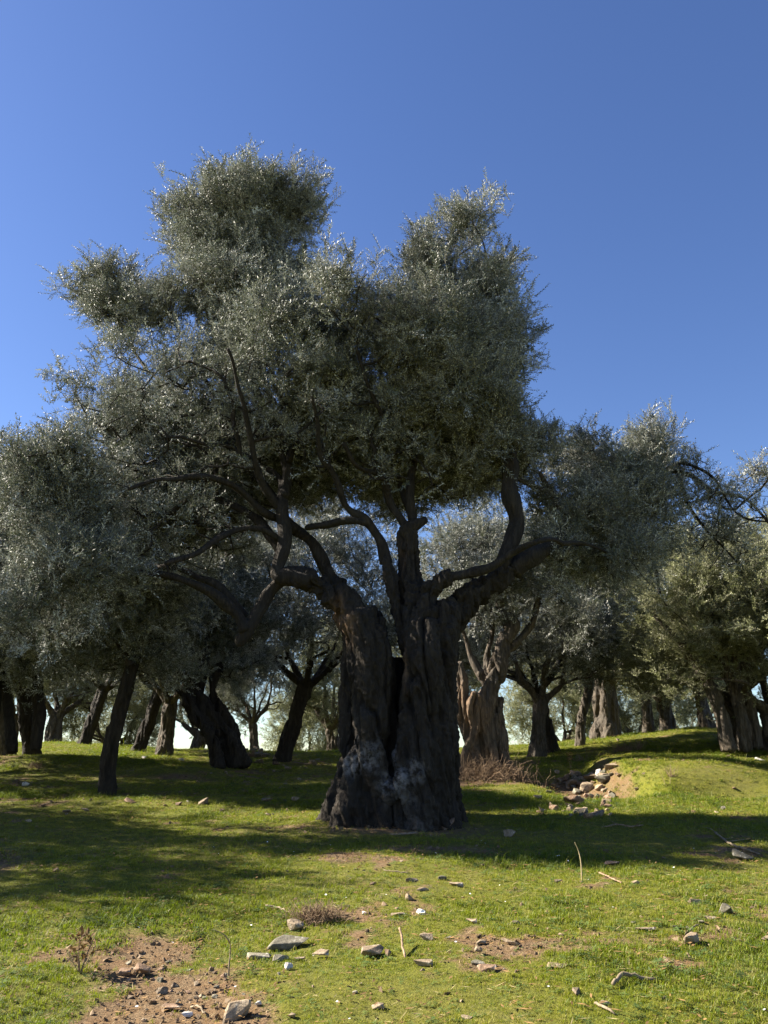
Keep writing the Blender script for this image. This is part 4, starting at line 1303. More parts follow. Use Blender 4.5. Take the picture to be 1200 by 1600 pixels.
S = [
 (450, 1481, 70, .5, .26, 'largest long grey slab on the near grass, below the upright brown stone', 'stone_grey', 12, (8, -8)),
 (462, 1456, 30, .7, .85, 'upright pointed brown stone leaning on the back of the long grey slab', 'stone', 20, (0, 15)),
 (403, 1500, 42, .7, .25, 'flat pale grey stone left of the long grey slab', 'stone_grey', -5, (5, 0)),
 (438, 1501, 30, .6, .3, 'small grey stone tucked under the front of the long slab', 'stone_grey', 20, (0, 8)),
 (468, 1501, 20, .6, .3, 'little pale stone in the grass just right of the long slab\'s foot', 'stone', 15, (0, 0)),
 (502, 1497, 28, .8, .4, 'tan squared stone in the grass, first one right of the long slab', 'stone', -18, (10, 0)),
 (451, 1516, 15, .8, .8, 'small white chip below the long grey slab', 'quartz', 30, (0, 20)),
 (586, 1495, 46, .6, .34, 'broad cracked brown stone half sunk in the grass, below the meadow centre', 'stone', 6, (8, 0)),
 (660, 1509, 34, .7, .3, 'flat tan stone right of the broad cracked brown stone', 'stone', -8, (6, 5)),
 (762, 1517, 34, .8, .3, 'reddish flat stone, lowest of the cluster of four', 'stone_red', 10, (10, 5)),
 (748, 1491, 18, .7, .7, 'thin tilted slate in the cluster of four', 'stone', 60, (0, 30)),
 (752, 1475, 18, .8, .5, 'topmost stone of the cluster of four', 'stone', 0, (5, 5)),
 (748, 1508, 26, .6, .3, 'pale flat stone lying behind the reddish stone of the cluster', 'stone_grey', 0, (5, 0)),
 (667, 1469, 26, .6, .4, 'tan block stone above the flat tan stone', 'stone', -15, (5, 5)),
 (799, 1477, 34, .45, .25, 'long buff stone slanting right of the cluster of four', 'stone', -25, (5, 10)),
 (869, 1511, 34, .7, .2, 'flat brown stone sunk in a patch of bare soil', 'stone', 0, (3, 0)),
 (1081, 1475, 32, .8, .5, 'pale squared stone in the grass near the right edge', 'stone', 10, (5, 0)),
 (1138, 1430, 26, .9, .7, 'pale upright stone, highest of the two near the right edge', 'stone_grey', 25, (0, 10)),
 (1112, 1438, 22, .5, .3, 'small flat stone left of the pale upright stone', 'stone', 0, (4, 0)),
 (1165, 1342, 44, .7, .4, 'rough grey lichened stone in the grass near the right edge', 'stone_grey', 0, (0, 0)),
 (1010, 1456, 34, .4, .2, 'long flat stone flush with the grass', 'stone', -8, (3, 0)),
 (903, 1554, 20, .8, .5, 'tan pointed stone near the curved root', 'stone', 30, (10, 10)),
 (945, 1571, 22, .7, .3, 'flat pale stone right of the tan pointed one', 'stone', 0, (4, 0)),
 (700, 1296, 22, .8, 1.0, 'dark upright brown stone at the foot of the great trunk', 'stone_red', 10, (0, 5)),
 (797, 1308, 20, .8, .6, 'buff stone in the half shade right of the upright brown stone', 'stone', 20, (5, 0)),
 (628, 1305, 50, .3, .12, 'thin flat slab lying in front of the great trunk', 'stone', -4, (0, 0)),
 (222, 1526, 28, .8, .75, 'cubic brown stone sitting on the bare soil path', 'stone_red', 25, (0, 4)),
 (194, 1523, 24, .6, .4, 'low rough stone left of the cubic one on the soil', 'stone_red', -10, (0, 0)),
 (253, 1554, 22, .7, .6, 'pinkish wedge stone on the soil path', 'stone', 40, (0, 20)),
 (292, 1588, 18, .7, .45, 'white rounded pebble low on the soil path', 'quartz', 10, (0, 0)),
 (364, 1592, 58, .7, .55, 'big pale brown boulder cut by the bottom edge beside the path', 'stone', 20, (0, -12)),
 (268, 1578, 30, .7, .3, 'flat earthy stone in the middle of the path', 'stone_red', 0, (5, 0)),
 (404, 1573, 12, .8, .6, 'tiny white stone right of the big boulder', 'quartz', 0, (0, 0)),
 (590, 1577, 20, .8, .5, 'buff stone low in the thick grass', 'stone', 15, (8, 8)),
 (88, 1362, 16, .8, .5, 'small reddish stone in the deep shade at left', 'stone_red', 0, (0, 0)),
 (455, 1593, 16, .7, .5, 'small buff stone at the bottom edge', 'stone', 0, (0, 0)),
 (691, 1375, 20, .6, .4, 'small grey stone, highest of the scatter below the great tree', 'stone_grey', 15, (5, 0)),
 (713, 1385, 24, .6, .3, 'flat tan stone just right of the small grey one', 'stone', -10, (5, 0)),
 (643, 1378, 24, .5, .35, 'narrow tan stone left of the small grey one', 'stone', 20, (5, 0)),
 (640, 1407, 16, .8, .7, 'rounded tan stone standing left of the white scrap', 'stone', 20, (0, 0)),
 (622, 1432, 24, .5, .25, 'low buff stone left of the white scrap', 'stone', 0, (0, 0)),
 (736, 1443, 20, .6, .4, 'grey-brown stone between white scrap and the cluster of four', 'stone', -12, (5, 0)),
 (660, 1392, 22, .5, .3, 'flat brown stone among the scatter under the small grey one', 'stone', 10, (3, 0)),
 (316, 1257, 18, .9, .75, 'round pale boulder on the lit strip left of the great trunk', 'stone', 0, (0, 0)),
 (203, 1254, 22, .8, .4, 'reddish flat stone at the shade edge left of the round pale boulder', 'stone_red', 0, (0, 0)),
 (280, 1258, 14, .8, .4, 'small stone left of the round pale boulder', 'stone_red', 0, (0, 0)),
 (461, 1253, 14, .8, .6, 'rounded tan stone just left of the great trunk', 'stone', 0, (0, 0)),
 (418, 1252, 20, .6, .35, 'flat tan stone between the round boulder and the great trunk', 'stone', 10, (0, 0)),
 (40, 1228, 12, .8, .6, 'white stone on the small lit patch at the far left', 'quartz', 0, (0, 0)),
 (103, 1271, 14, .7, .4, 'pale stone in the lit strip at left', 'stone', 0, (0, 0)),
 (134, 1268, 16, .6, .35, 'buff stone right of the pale one in the lit strip', 'stone', 0, (0, 0)),
 (45, 1285, 12, .8, .5, 'small buff stone at the left end of the lit strip', 'stone', 0, (0, 0)),
 (283, 1190, 9, .8, .6, 'white stone on the lit ground near the dark twisted olive', 'quartz', 0, (0, 0)),
 (225, 1186, 8, .8, .6, 'white stone in the shade near the slim leaning trunk', 'quartz', 0, (0, 0)),
 (450, 1203, 12, .8, .6, 'pale round stone on the skyline meadow left of the great trunk', 'stone', 0, (0, 0)),
 (489, 1196, 13, .8, .8, 'tall pale stone beside the fallen branch', 'stone', 0, (0, 0)),
 (404, 1193, 16, .7, .5, 'tan stone right of the rubble heap', 'stone', 0, (0, 0)),
 (432, 1196, 14, .7, .5, 'brown stone between rubble heap and pale round stone', 'stone_red', 0, (0, 0)),
 (1188, 1188, 14, .8, .4, 'white flat stone at the right edge under the thick olive', 'quartz', 0, (0, 0)),
 (1138, 1184, 10, .8, .5, 'small pale stone at the foot of the thick ribbed olive', 'stone', 0, (0, 0)),
 (967, 1158, 8, .8, .6, 'small pale stone on the grassy crest', 'stone', 0, (0, 0)),
 (843, 1380, 12, .8, .5, 'small buff stone right of the upright straw stalk', 'stone', 0, (0, 0)) if False else (993, 1381, 12, .8, .5, 'small buff stone right of the upright straw stalk', 'stone', 0, (0, 0)),
 (1085, 1412, 18, .7, .5, 'tan stone beside a tuft left of the pale upright stone', 'stone', 0, (0, 0)),
 (872, 1378, 14, .6, .3, 'flat buff stone left of the upright straw stalk', 'stone', 0, (0, 0)),
 (807, 1443, 16, .7, .3, 'low brown stone above the long slanting buff stone', 'stone', 0, (0, 0)),
 (606, 1493, 12, .9, .9, 'short stone behind the right end of the broad cracked stone', 'stone_red', 0, (0, 0)),
 (730, 1593, 20, .7, .3, 'flat tan stone at the bottom edge of the meadow', 'stone', 0, (0, 0)),
 (956, 1352, 26, .7, .25, 'reddish stone sunk in the shade patch', 'stone_red', 0, (0, 0)),
 (1197, 1470, 20, .7, .4, 'buff stone cut by the right edge', 'stone', 0, (0, 0)),
]
for (px, py, w, asp, hg, lab, mt, rz, tl) in S:
    stone(px, py, w, asp, hg, lab, mt, rz, tl)

# the stones tipped into the gully: each its own, larger ones individually described
PILE = [
 (946, 1222, 36, .6, .35, 'long pale slab on top of the gully rubble', 'stone_grey', 10),
 (928, 1217, 34, .7, .4, 'pale squared slab at the upper end of the gully rubble', 'stone', -20),
 (914, 1237, 26, .8, .7, 'blocky tan stone in the middle of the gully rubble', 'stone', 15),
 (894, 1228, 24, .8, .6, 'tan stone left of the blocky one in the gully', 'stone', 40),
 (938, 1213, 26, .4, .5, 'white leaning slab at the back right of the gully rubble', 'quartz', 60),
 (955, 1202, 30, .5, .35, 'flat pale flagstone highest in the gully', 'stone', -25),
 (866, 1232, 24, .5, .4, 'pointed tan slab at the left edge of the gully rubble', 'stone', 30),
 (896, 1256, 34, .8, .5, 'large reddish stone in the shaded lower gully', 'stone_red', 0),
 (868, 1266, 24, .7, .4, 'dark reddish stone at the lower left of the gully', 'stone_red', 20),
 (905, 1272, 22, .8, .5, 'buff stone at the mouth of the gully', 'stone', 50),
 (930, 1276, 34, .5, .22, 'flat buff slab lowest at the gully mouth', 'stone', -5),
]
for (px, py, w, asp, hg, lab, mt, rz) in PILE:
    stone(px, py, w, asp, hg, lab, mt, rz, (rnd.uniform(-15, 15), rnd.uniform(-20, 20)), sink=.2)
rr_ = random.Random(3)
HUE = {'stone': 'tan', 'stone_red': 'reddish brown', 'stone_grey': 'greyish', 'quartz': 'white'}
LAND = [(450, 1481, 'long grey slab'), (586, 1495, 'broad cracked stone'), (660, 1509, 'flat tan stone'), (757, 1495, 'cluster of four stones'), (869, 1511, 'flat sunken brown stone'),
        (1081, 1475, 'pale squared stone'), (1138, 1430, 'pale upright stone'), (1165, 1342, 'lichened grey stone'), (1010, 1456, 'long flush stone'), (903, 1554, 'tan pointed stone'), (1000, 1537, 'curved root'),
        (909, 1360, 'upright straw stalk'), (658, 1429, 'white scrap'), (691, 1380, 'topmost meadow stones'), (495, 1440, 'dry bush'), (590, 1577, 'buff stone in thick grass'), (800, 1400, 'open grass below the stalk'),
        (222, 1526, 'cubic brown stone'), (253, 1554, 'pinkish wedge stone'), (292, 1588, 'white pebble'), (364, 1592, 'big pale boulder'), (357, 1510, 'forked stalk'), (124, 1522, 'brown leafy weed'), (268, 1578, 'flat earthy stone'),
        (316, 1257, 'round pale boulder'), (203, 1254, 'reddish flat stone'), (120, 1270, 'paired stones of the lit strip'), (40, 1228, 'white stone at far left'), (168, 1240, 'slim leaning trunk'), (450, 1203, 'pale round stone'),
        (489, 1196, 'fallen branch'), (418, 1252, 'flat tan stone beside the trunk'), (388, 1183, 'rubble heap'), (620, 1290, 'great trunk'), (908, 1240, 'gully rubble'), (765, 1215, 'hollow olive'), (1155, 1175, 'thick ribbed olive'), (1050, 1220, 'cut bank')]
def where(px, py, w, mt, asp, hg):
    lx_, ly_, nm = min(LAND, key=lambda t: (t[0] - px) ** 2 + (2.2 * (t[1] - py)) ** 2)
    dx, dy = px - lx_, py - ly_
    side = ('right of' if dx > 0 else 'left of') if abs(dx) > 1.6 * abs(dy) else ('in front of' if dy > 0 else 'behind')
    size = 'tiny' if w < 7 else 'small' if w < 11 else 'fist-sized'
    form = 'flat' if hg < .42 else 'chunky' if hg > .58 else 'slim' if asp < .62 else 'rounded'
    return '%s %s %s stone %s the %s' % (size, form, HUE[mt], side, nm)
def within(px, py, w, mt, asp, hg, x0, x1, y0, y1, place_):
    a = 'left' if px < x0 + (x1 - x0) * .36 else 'right' if px > x0 + (x1 - x0) * .64 else 'centre'
    b = 'upper' if py < y0 + (y1 - y0) * .34 else 'lower' if py > y0 + (y1 - y0) * .66 else 'middle'
    size = 'small' if w < 11 else 'medium' if w < 15 else 'larger'
    form = 'flat' if hg < .47 else 'chunky' if hg > .6 else 'slim' if asp < .68 else 'rounded'
    return '%s %s %s stone at the %s %s of the %s' % (size, form, HUE[mt], b, a, place_)
SEEN = set()
def small(px, py, w, asp, hg, mt, tl, group, seed, sink, area=None):
    lab = within(px, py, w, mt, asp, hg, *area) if area else where(px, py, w, mt, asp, hg)
    if lab in SEEN:
        return
    SEEN.add(lab)
    stone(px, py, w, asp, hg, lab, mt, rr_.uniform(0, 180), (rr_.uniform(-tl, tl), rr_.uniform(-tl, tl)), group=group, seed=seed, sink=sink)
for k in range(84):
    t = rr_.random()
    px = rr_.gauss(908 + (t - .5) * -24, 33); py = 1208 + t * 72
    small(px, py, rr_.uniform(8, 19), rr_.uniform(.5, .9), rr_.uniform(.35, .7), rr_.choice(['stone', 'stone', 'stone_red', 'stone_grey']), 25, 'small stones of the gully rubble', k + 500, .1, (850, 965, 1200, 1282, 'gully rubble'))
for k in range(26):
    px = rr_.gauss(388, 26); py = rr_.uniform(1172, 1186)
    small(px, py, rr_.uniform(7, 15), rr_.uniform(.5, .9), rr_.uniform(.4, .8), rr_.choice(['stone', 'stone_red', 'stone_grey']), 25, 'stones of the rubble heap', k + 700, .1, (350, 430, 1172, 1186, 'heap below the twisted olive'))
for k in range(60):
    while True:
        px = rr_.uniform(170, 420); py = rr_.uniform(1490, 1598)
        g = gp(px, py)
        if bare(g[0], g[1]) > .45:
            break
    small(px, py, rr_.uniform(5, 13), rr_.uniform(.6, .9), rr_.uniform(.4, .7), rr_.choice(['stone', 'stone_red', 'stone_red', 'stone_grey']), 25, 'little stones on the soil path', k + 900, .25)
for k in range(75):
    px = rr_.uniform(430, 1190); py = rr_.uniform(1340, 1590) if k % 4 else rr_.uniform(1185, 1280)
    if 500 < px < 740 and py < 1320:
        continue
    small(px, py, rr_.uniform(5, 12), rr_.uniform(.5, .9), rr_.uniform(.3, .6), rr_.choice(['stone', 'stone', 'stone_grey', 'stone_red']), 15, 'little stones strewn in the grass', k + 1100, .2)
for k in range(36):
    px = rr_.uniform(380, 530) if k % 2 else rr_.uniform(20, 380); py = rr_.uniform(1188, 1275)
    small(px, py, rr_.uniform(5, 10), rr_.uniform(.5, .9), rr_.uniform(.3, .6), rr_.choice(['stone', 'stone', 'stone_grey', 'stone_red']), 15, 'little stones on the left terraces', k + 1300, .2)

# crumpled white scraps
def scrap(px, py, w, label, seed):
    g = gp(px, py); s = w * mpp(py, g[1])
    rs = np.random.RandomState(seed)
    bm = bmesh.new()
    bmesh.ops.create_icosphere(bm, subdivisions=2, radius=s / 2)
    for v in bm.verts:
        k = 1 + rs.uniform(-.35, .3)
        v.co = Vector((v.co.x * k, v.co.y * k * .8, v.co.z * k * .6))
    me = bpy.data.meshes.new('scrap'); bm.to_mesh(me); bm.free(); me.materials.append(M['white'])
    o = link('paper_scrap', me); o.location = (g[0], g[1], g[2] + s * .22)
    tag(o, label, 'litter')
scrap(658, 1429, 14, 'crumpled white scrap lying in the grass below the great tree', 1)
scrap(569, 1429, 8, 'tiny white scrap beside the dry bush', 2)

# ------------------------------------------------------------------ sticks, stalks, fallen branches
def stick(pts, label, mat='deadwood', name='stick', cat='stick', twigs=()):
    """pts: (px, py, r_m, lift) along the ground"""
    P_ = []
    for t in pts:
        g = gp(t[0], t[1]); P_.append([g[0], g[1], g[2] + t[3]])
    P_ = np.array(P_); b = P_[0].copy()
    Q, q = catmull(P_, [t[2] for t in pts], .03)
    rs = np.random.RandomState(int(pts[0][0]))
    Q = Q + rs.normal(0, .004, Q.shape)
    if not twigs:
        o = link(name, mesh_np(name, *[a - b if k == 0 else a for k, a in enumerate(tube(Q, q, 8, .12, 1))], [M[mat]], True), None, b)
        tag(o, label, cat)
        return o
    root = empty(name, b); tag(root, label, cat)
    V_, F_ = tube(Q, q, 8, .12, 1)
    link('stem', mesh_np('stem', V_ - b, F_, [M[mat]], True), root)
    for (i0, dx, dy, dz, L) in twigs:
        p = Q[int(i0 * (len(Q) - 1))]
        d = np.array([dx, dy, dz], float); d /= np.linalg.norm(d)
        R2 = np.array([p, p + d * L * .5 + rs.normal(0, .02, 3), p + d * L + np.array([0, 0, -.02])])
        V_, F_ = tube(*catmull(R2, [q[int(i0 * (len(Q) - 1))] * .6, .004, .002], .04), 6)
        link('twig', mesh_np('twig', V_ - b, F_, [M[mat]], True), root)
    return root

def stalk(base_px, pts, label, mat='straw', r0=.006, side=()):
    """upright stalk: pts are photo pixels at the base's distance"""
    g = gp(*base_px); d = g[1]
    P_ = [g - [0, 0, .03]] + [at(x, y, d + dd) for x, y, dd in pts]
    Q, q = catmull(np.array(P_), np.linspace(r0, r0 * .35, len(P_)), .03)
    V_, F_ = tube(Q, q, 6, .1, 2)
    if not side:
        o = link('stalk', mesh_np('stalk', V_ - g, F_, [M[mat]], True), None, g)
        return tag(o, label, 'stalk')
    root = empty('stalk', g); tag(root, label, 'stalk')
    link('stem', mesh_np('stem', V_ - g, F_, [M[mat]], True), root)
    for ps in side:
        P2 = [at(x, y, d + dd) for x, y, dd in ps]
        V_, F_ = tube(*catmull(np.array(P2), np.linspace(r0 * .7, r0 * .3, len(P2)), .03), 6)
        link('side_shoot', mesh_np('side_shoot', V_ - g, F_, [M[mat]], True), root)
    return root
stalk((909, 1378), [(908, 1350, 0), (904, 1330, .02), (898, 1316, .0)], 'upright bare straw-coloured stalk in the shade patch right of the great tree', 'straw', .009)
stalk((357, 1528), [(358, 1505, 0), (360, 1485, .02), (359, 1466, 0)], 'thin forked brown stalk beside the bare soil path', 'deadwood', .007, side=[[(359, 1474, 0), (352, 1462, -.03), (342, 1456, -.05), (333, 1452, -.06)]])
stalk((1040, 1226), [(1036, 1216, 0), (1031, 1206, 0)], 'short pale stalk leaning on the cut bank', 'straw', .008)
stalk((1047, 1225), [(1047, 1214, 0), (1046, 1204, 0)], 'short upright stalk on the cut bank', 'straw', .007)
stick([(1117, 1304, .012, .03), (1140, 1320, .014, .02), (1165, 1330, .014, .02), (1188, 1338, .012, .02)], 'pale fallen branch lying near the right edge', twigs=[(.1, -.4, 1, .3, .3), (.5, 1, .2, .1, .5), (.35, .2, -1, .2, .25)])
stick([(958, 1544, .012, .02), (975, 1537, .013, .05), (1000, 1535, .012, .03), (1030, 1537, .008, .01)], 'curved brown root arching out of the soil low on the right', mat='deadwood', name='root', cat='root')
stick([(700, 1543, .008, .01), (688, 1556, .008, .03), (676, 1575, .007, .02)], 'thin grey twig stuck in the lush grass') if False else None
stick([(930, 1572, .007, .02), (945, 1582, .008, .02), (960, 1588, .006, .01)], 'short dead twig below the curved root')
stick([(415, 1421, .008, .03), (432, 1423, .008, .02), (452, 1428, .006, .01)], 'pale short stick left of the dry bush')
stick([(937, 1370, .008, .04), (955, 1377, .008, .03), (972, 1383, .006, .02)], 'dark thin stick in the grass right of the straw stalk', mat='brush')
stick([(1005, 1293, .010, .02), (985, 1296, .012, .04), (965, 1292, .010, .03), (945, 1294, .008, .02)], 'crooked dead branch on the grass below the cut bank', mat='brush', twigs=[(.3, .3, -1, .4, .3), (.7, -.3, 1, .5, .25)])
stick([(462, 1193, .012, .02), (480, 1196, .014, .06), (500, 1196, .014, .12), (520, 1200, .010, .05)], 'dark fallen branch with raised twigs on the far meadow left of the great trunk', mat='brush', twigs=[(.4, .3, .2, 1, .35), (.6, -.6, .2, .8, .3), (.8, .4, -.2, .6, .3)])
stick([(1070, 1464, .006, .01), (1084, 1456, .006, .03), (1092, 1449, .005, .02)], 'short twig by the pale squared stone')
stick([(640, 1366, .007, .01), (618, 1365, .007, .02), (600, 1362, .005, .01)], 'thin bleached stick above the scatter of stones')
stick([(1045, 1190, .010, .3), (1035, 1186, .010, .5), (1025, 1183, .010, .45), (1005, 1180, .01, .1)], 'pale arched cane above the gully', mat='straw') if False else None
stick([(300, 1576, .006, .01), (312, 1584, .006, .03), (322, 1592, .005, .02)], 'thin bleached stick on the soil path')
stick([(625, 1478, .008, .12), (629, 1488, .009, .05), (633, 1497, .009, .0)], 'dark short stub poking up left of the flat tan stone', mat='brush')

# dry brown leafy weed at the lower left: stem with curled leaves
def leafy_weed(px, py, hpx, label, seed, n=46, leafc='brown', pale_foot=False):
    g = gp(px, py); h = hpx * mpp(py, g[1])
    rs = np.random.RandomState(seed)
    root = empty('weed', g); tag(root, label, 'weed')
    for k in range(3 if n > 30 else 2):
        top = np.array([rs.normal(0, .05), rs.normal(0, .04), h * (1 - .25 * k)])
        V_, F_ = tube(*catmull(np.array([[0, 0, -.02], top * .5 + rs.normal(0, .012, 3), top]), [.006, .004, .002], .03), 6)
        link('stem', mesh_np('stem', V_, F_, [M['brush']], True), root)
    V_, F_, lt = [], [], []
    for k in range(n):
        t = rs.uniform(.25, 1.0) ** .8
        c = np.array([rs.normal(0, .035 + .02 * t), rs.normal(0, .035), h * t])
        d = rs.normal(0, 1, 3); d /= np.linalg.norm(d)
        u, w = rot_to(d)
        L = rs.uniform(.035, .065) * (h / .42) ** .3
        b = len(V_)
        V_ += [c, c + d * L * .5 + u * L * .28 + w * L * .1, c + d * L, c + d * L * .5 - u * L * .28 + w * L * .1]
        F_ += [(b, b + 1, b + 2), (b, b + 2, b + 3)]
        lt += [rs.rand()] * 4
    me = mesh_np('leaves', np.array(V_), F_, [M[leafc]])
    attr(me, 'lt', lt)
    tag(link('leaves', me, root), kind='stuff')
    if pale_foot:
        for k in range(7):
            a = rs.uniform(0, 6.28)
            P2 = np.array([[0, 0, 0], [math.cos(a) * .05, math.sin(a) * .05, .07], [math.cos(a) * .09, math.sin(a) * .09, .13 * rs.uniform(.6, 1.2)]])
            q_, r_ = catmull(P2, [.002, .002, .0035], .02)
            link('seed_head', mesh_np('seed_head', *tube(q_, r_, 6), [M['straw']], True), root)
leafy_weed(124, 1522, 62, 'dry brown leafy weed with pale foot standing by the left end of the soil path', 3, 80, pale_foot=True)
leafy_weed(892, 1202, 26, 'brown dock spike standing behind the gully rubble', 4, 50)
leafy_weed(950, 1178, 12, 'small reddish dry weed on the slope above the gully', 5, 24)
leafy_weed(915, 1176, 12, 'small rusty weed left of the reddish one above the gully', 6, 24)

def bush(px, py, wpx, hpx, n, label, seed, mat='brush', r0=.004, up=.7, name='dry_bush'):
    g = gp(px, py)
    w = wpx * mpp(py, g[1]); h = hpx * mpp(py, g[1])
    root = empty(name, g); tag(root, label, 'bush')
    o = brushwood('stems', root, g, g, w * .55, w * .35, h, n, seed, mat, r0, up)
    tag(o, kind='stuff')
bush(495, 1440, 66, 34, 420, 'low tangled dry brown bush in the lit grass above the long grey slab', 8, 'brush', .0035)
bush(975, 1174, 34, 16, 130, 'dark low bramble on the slope above the gully', 9, 'brush', .008)
bush(998, 1172, 10, 22, 40, 'thin upright dry weed beside the dark bramble', 10, 'brush', .006, 2.0)
bush(905, 1190, 20, 14, 60, 'dry weed tuft between gully rubble and the thin dark tree', 12, 'brush', .006)
bush(385, 1183, 50, 14, 160, 'brown brushwood lying on the rubble below the dark twisted olive', 13, 'brush', .010, .3, 'brushwood_heap')
bush(940, 1250, 50, 10, 90, 'thin dead twigs caught in the shaded gully', 14, 'brush', .006, .3, 'brushwood_heap')
bush(55, 1200, 24, 14, 60, 'dry weed clump in the deep shade at the far left', 15, 'brush', .006, .9)
bush(825, 1195, 40, 12, 80, 'dry grassy tuft at the foot of the two-toned leaning olive', 16, 'brush', .006, .9)
bush(1048, 1213, 12, 22, 22, 'thin leafless shrub on the brow of the cut bank', 17, 'brush', .005, 1.6)

# ------------------------------------------------------------------ grass, herbs, litter, clods
def grass_tuft(seed, n=16, h=.05, w=.0028, spread=.035, lean=.5):
    r = np.random.RandomState(seed)
    V_, F_, mi, lt = [], [], [], []
    for _ in range(n):
        a = r.uniform(0, 6.28); p = np.array([r.normal(0, spread), r.normal(0, spread), -.008])
        hh = h * r.uniform(.5, 1.3); ln = r.uniform(.1, lean * 1.6) * hh
        d = np.array([math.cos(a), math.sin(a), 0]); s = np.array([-d[1], d[0], 0]) * w * r.uniform(.7, 1.4)
        m_ = p + d * ln * .35 + np.array([0, 0, hh * .6]); t = p + d * ln + np.array([0, 0, hh * r.uniform(.8, 1)])
        b = len(V_)
        V_ += [p - s, p + s, m_ + s * .8, m_ - s * .8, t]
        F_ += [(b, b + 1, b + 2, b + 3), (b + 3, b + 2, b + 4)]
        mi += [0, 0]; v = 0 if r.rand() < .86 else r.uniform(.5, 1); lt += [v] * 5
    return np.array(V_), F_, mi, np.array(lt)

def herb(seed, n=9, h=.03, lr=.009, spread=.03, mi_=1):
    r = np.random.RandomState(seed)
    V_, F_, mi, lt = [], [], [], []
    for _ in range(n):
        c = np.array([r.normal(0, spread), r.normal(0, spread), h * r.uniform(.3, 1.1)])
        for k in range(3):
            a = k * 2.09 + r.uniform(-.3, .3); d = np.array([math.cos(a), math.sin(a), r.uniform(-.1, .35)]); u = np.array([-d[1], d[0], 0])
            L = lr * r.uniform(.8, 1.4)
            b = len(V_)
            V_ += [c, c + d * L + u * L * .55, c + d * L * 1.9, c + d * L - u * L * .55]
            F_ += [(b, b + 1, b + 2, b + 3)]; mi += [mi_]; v = r.rand(); lt += [v] * 4
    return np.array(V_), F_, mi, np.array(lt)

def field(n_fn, seed, ymin=3.6, ymax=44):
    """random points in a wide wedge ahead; n_fn(y) = density per m2"""
    rs = np.random.RandomState(seed)
    X, Y = [], []
    edges = np.concatenate([np.arange(ymin, 12, .4), np.arange(12, ymax, 1.0)])
    for a, b in zip(edges[:-1], edges[1:]):
        m_ = (a + b) / 2; hw = .55 * m_ + .8
        k = int(n_fn(m_) * (b - a) * 2 * hw)
        Y.append(rs.uniform(a, b, k)); X.append(rs.uniform(-hw, hw, k))
    return np.concatenate(X), np.concatenate(Y), rs

tuft = [grass_tuft(1), grass_tuft(2, 18, .042, lean=.9), grass_tuft(3, 14, .065, lean=.7), grass_tuft(4, 22, .03, spread=.045), herb(5), herb(6, 12, .022, .007), grass_tuft(7, 7, .15, .0022, .05, .8), herb(8, 14, .05, .013, .05)]
X, Y, rs = field(lambda y: 620 * (6 / y) ** 1.25, 51)
B_ = bare(X, Y)
dens = n2(X, Y, .8, 3, 91) + .5 * n2(X, Y, 3.5, 2, 92)
keep = rs.rand(len(X)) > np.clip(B_ * 1.55 - .12 - .2 * dens, .0, .97)
keep &= ~(((X - base[0]) / 1.05) ** 2 + ((Y - 14.0) / .95) ** 2 < 1)
X, Y, B_ = X[keep], Y[keep], B_[keep]
n = len(X)
P_ = np.stack([X, Y, H(X, Y)], 1)
pid = rs.choice(8, n, p=[.24, .235, .12, .19, .10, .08, .015, .02])
lush = np.clip(n2(X, Y, .55, 3, 95) * 1.6 + .45 + .5 * bl(X, Y, 3.0, 5.2, 1.4, 1.0) + .7 * bl(X, Y, -2.6, 5.2, .9, .9), 0, 1.4)
scl = .86 * (.36 + .42 * lush + .28 * np.clip(n2(X, Y, 2.4, 2, 96) + .1, 0, 1)) * rs.uniform(.7, 1.3, n) * (np.maximum(Y, 6) / 6) ** .5
tint = np.clip(.70 - .5 * lush + rs.normal(0, .16, n) + .35 * np.clip(B_, 0, 1), 0, 1)
rot = np.stack([rs.normal(0, .15, n), rs.normal(0, .15, n), rs.uniform(0, 6.28, n)], 1)
g_ = scatter('grass', tuft, [M['grass'], M['weed']], P_, rot, scl, pid, tint)
tag(g_, 'short green meadow grass with clover covering the slope', None, None, 'stuff')

# litter: dead olive leaves, bits of straw, small white flowers
def litter_t(seed, n, L, w, mi_):
    r = np.random.RandomState(seed)
    V_, F_, mi, lt = [], [], [], []
    for _ in range(n):
        a = r.uniform(0, 6.28); c = np.array([r.normal(0, .06), r.normal(0, .06), r.uniform(.004, .03)])
        d = np.array([math.cos(a), math.sin(a), r.normal(0, .25)]); u = np.array([-d[1], d[0], r.normal(0, .3)])
        b = len(V_); l = L * r.uniform(.6, 1.3)
        V_ += [c - d * l / 2, c + u * w, c + d * l / 2, c - u * w]
        F_ += [(b, b + 1, b + 2, b + 3)]; mi += [mi_]; v = r.rand(); lt += [v] * 4
    return np.array(V_), F_, mi, np.array(lt)
def clod_t(seed, s, mi_=2):
    me = rock_mesh(seed, (s, s * .8, s * .6), n=9)
    V_ = np.array([v.co[:] for v in me.vertices]); F_ = [tuple(p.vertices) for p in me.polygons]
    bpy.data.meshes.remove(me)
    return V_, F_, [mi_] * len(F_), np.full(len(V_), (seed * .37) % 1)
lt_t = [litter_t(1, 7, .05, .005, 0), litter_t(2, 5, .09, .0015, 1), litter_t(3, 9, .035, .006, 0)]
X, Y, rs = field(lambda y: 60 * (6 / y) ** 1.2, 61, ymax=38)
B_ = bare(X, Y)
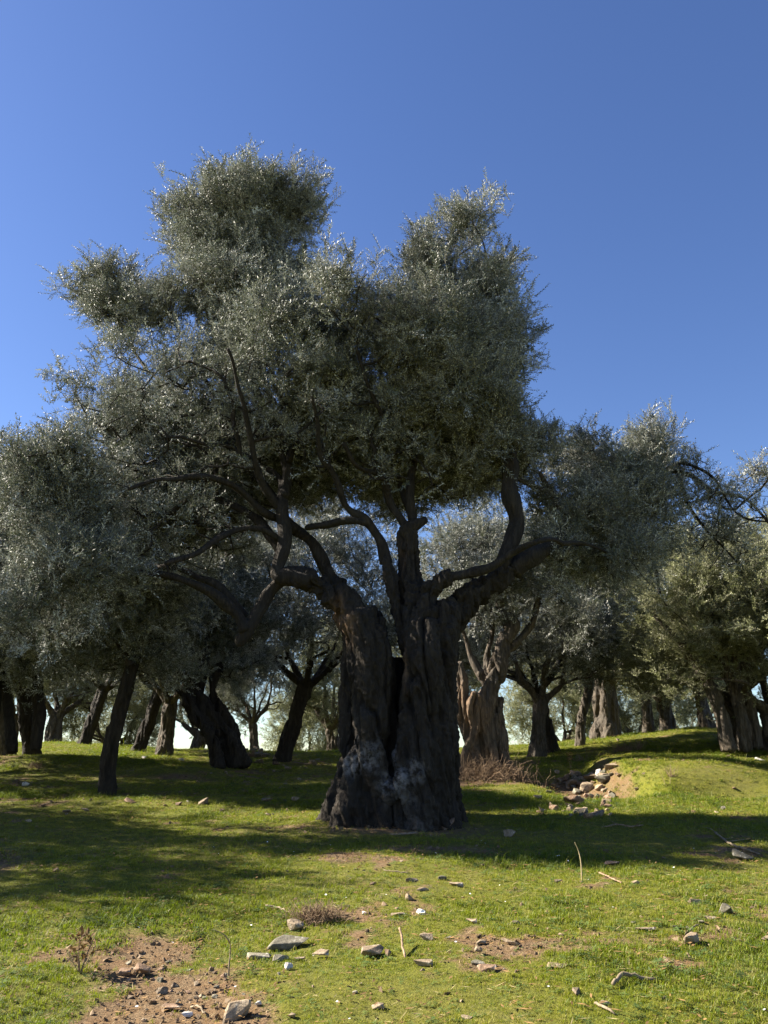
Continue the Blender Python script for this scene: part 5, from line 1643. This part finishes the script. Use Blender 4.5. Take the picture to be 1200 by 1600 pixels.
keep = rs.rand(len(X)) < .25 + .75 * B_ + .4 * (n2(X, Y, 1.3, 2, 14) > .2)
X, Y = X[keep], Y[keep]; n = len(X)
l_ = scatter('leaf_litter', lt_t, [M['brown'], M['straw']], np.stack([X, Y, H(X, Y)], 1), np.stack([X * 0, X * 0, rs.uniform(0, 6.28, n)], 1), rs.uniform(.7, 1.4, n) * (np.maximum(Y, 6) / 6) ** .4, rs.randint(0, 3, n), rs.rand(n))
tag(l_, 'scattered dead olive leaves and bits of straw on the ground', None, None, 'stuff')

cl = [clod_t(11, .022, 0), clod_t(12, .035, 0), clod_t(13, .016, 0), clod_t(14, .028, 0)]
X, Y, rs = field(lambda y: 420 * (6 / y) ** 1.6, 71, ymax=26)
B_ = bare(X, Y)
keep = rs.rand(len(X)) < np.clip(B_ * 1.1 - .2, 0.01, 1)
X, Y = X[keep], Y[keep]; n = len(X)
c_ = scatter('soil_clods', cl, [M['soil']], np.stack([X, Y, H(X, Y)], 1), rs.uniform(0, 6.28, (n, 3)), rs.uniform(.4, 1.5, n) ** 1.5 * (np.maximum(Y, 6) / 6) ** .5, rs.randint(0, 4, n), rs.rand(n))
tag(c_, 'crumbled clods and grit on the bare soil', None, None, 'stuff')

def flower_t(seed):
    V_, F_ = [], []
    for k in range(6):
        a = k * 1.047; d = np.array([math.cos(a), math.sin(a), .15]); u = np.array([-d[1], d[0], 0]); c = np.array([0, 0, .045])
        b = len(V_); V_ += [c, c + d * .006 + u * .003, c + d * .011, c + d * .006 - u * .003]; F_ += [(b, b + 1, b + 2, b + 3)]
    return np.array(V_), F_, [0] * 6, np.full(len(V_), .5)
rs = np.random.RandomState(5)
n = 80
X = rs.uniform(-1, 1, n) * 3.4 + 1.2; Y = rs.uniform(5, 12, n)
f_ = scatter('flowers', [flower_t(1)], [M['petal']], np.stack([X, Y, H(X, Y)], 1), rs.normal(0, .3, (n, 3)), rs.uniform(.6, 1.2, n), np.zeros(n, int), rs.rand(n))
tag(f_, 'tiny white flowers dotted through the near grass', None, None, 'stuff')
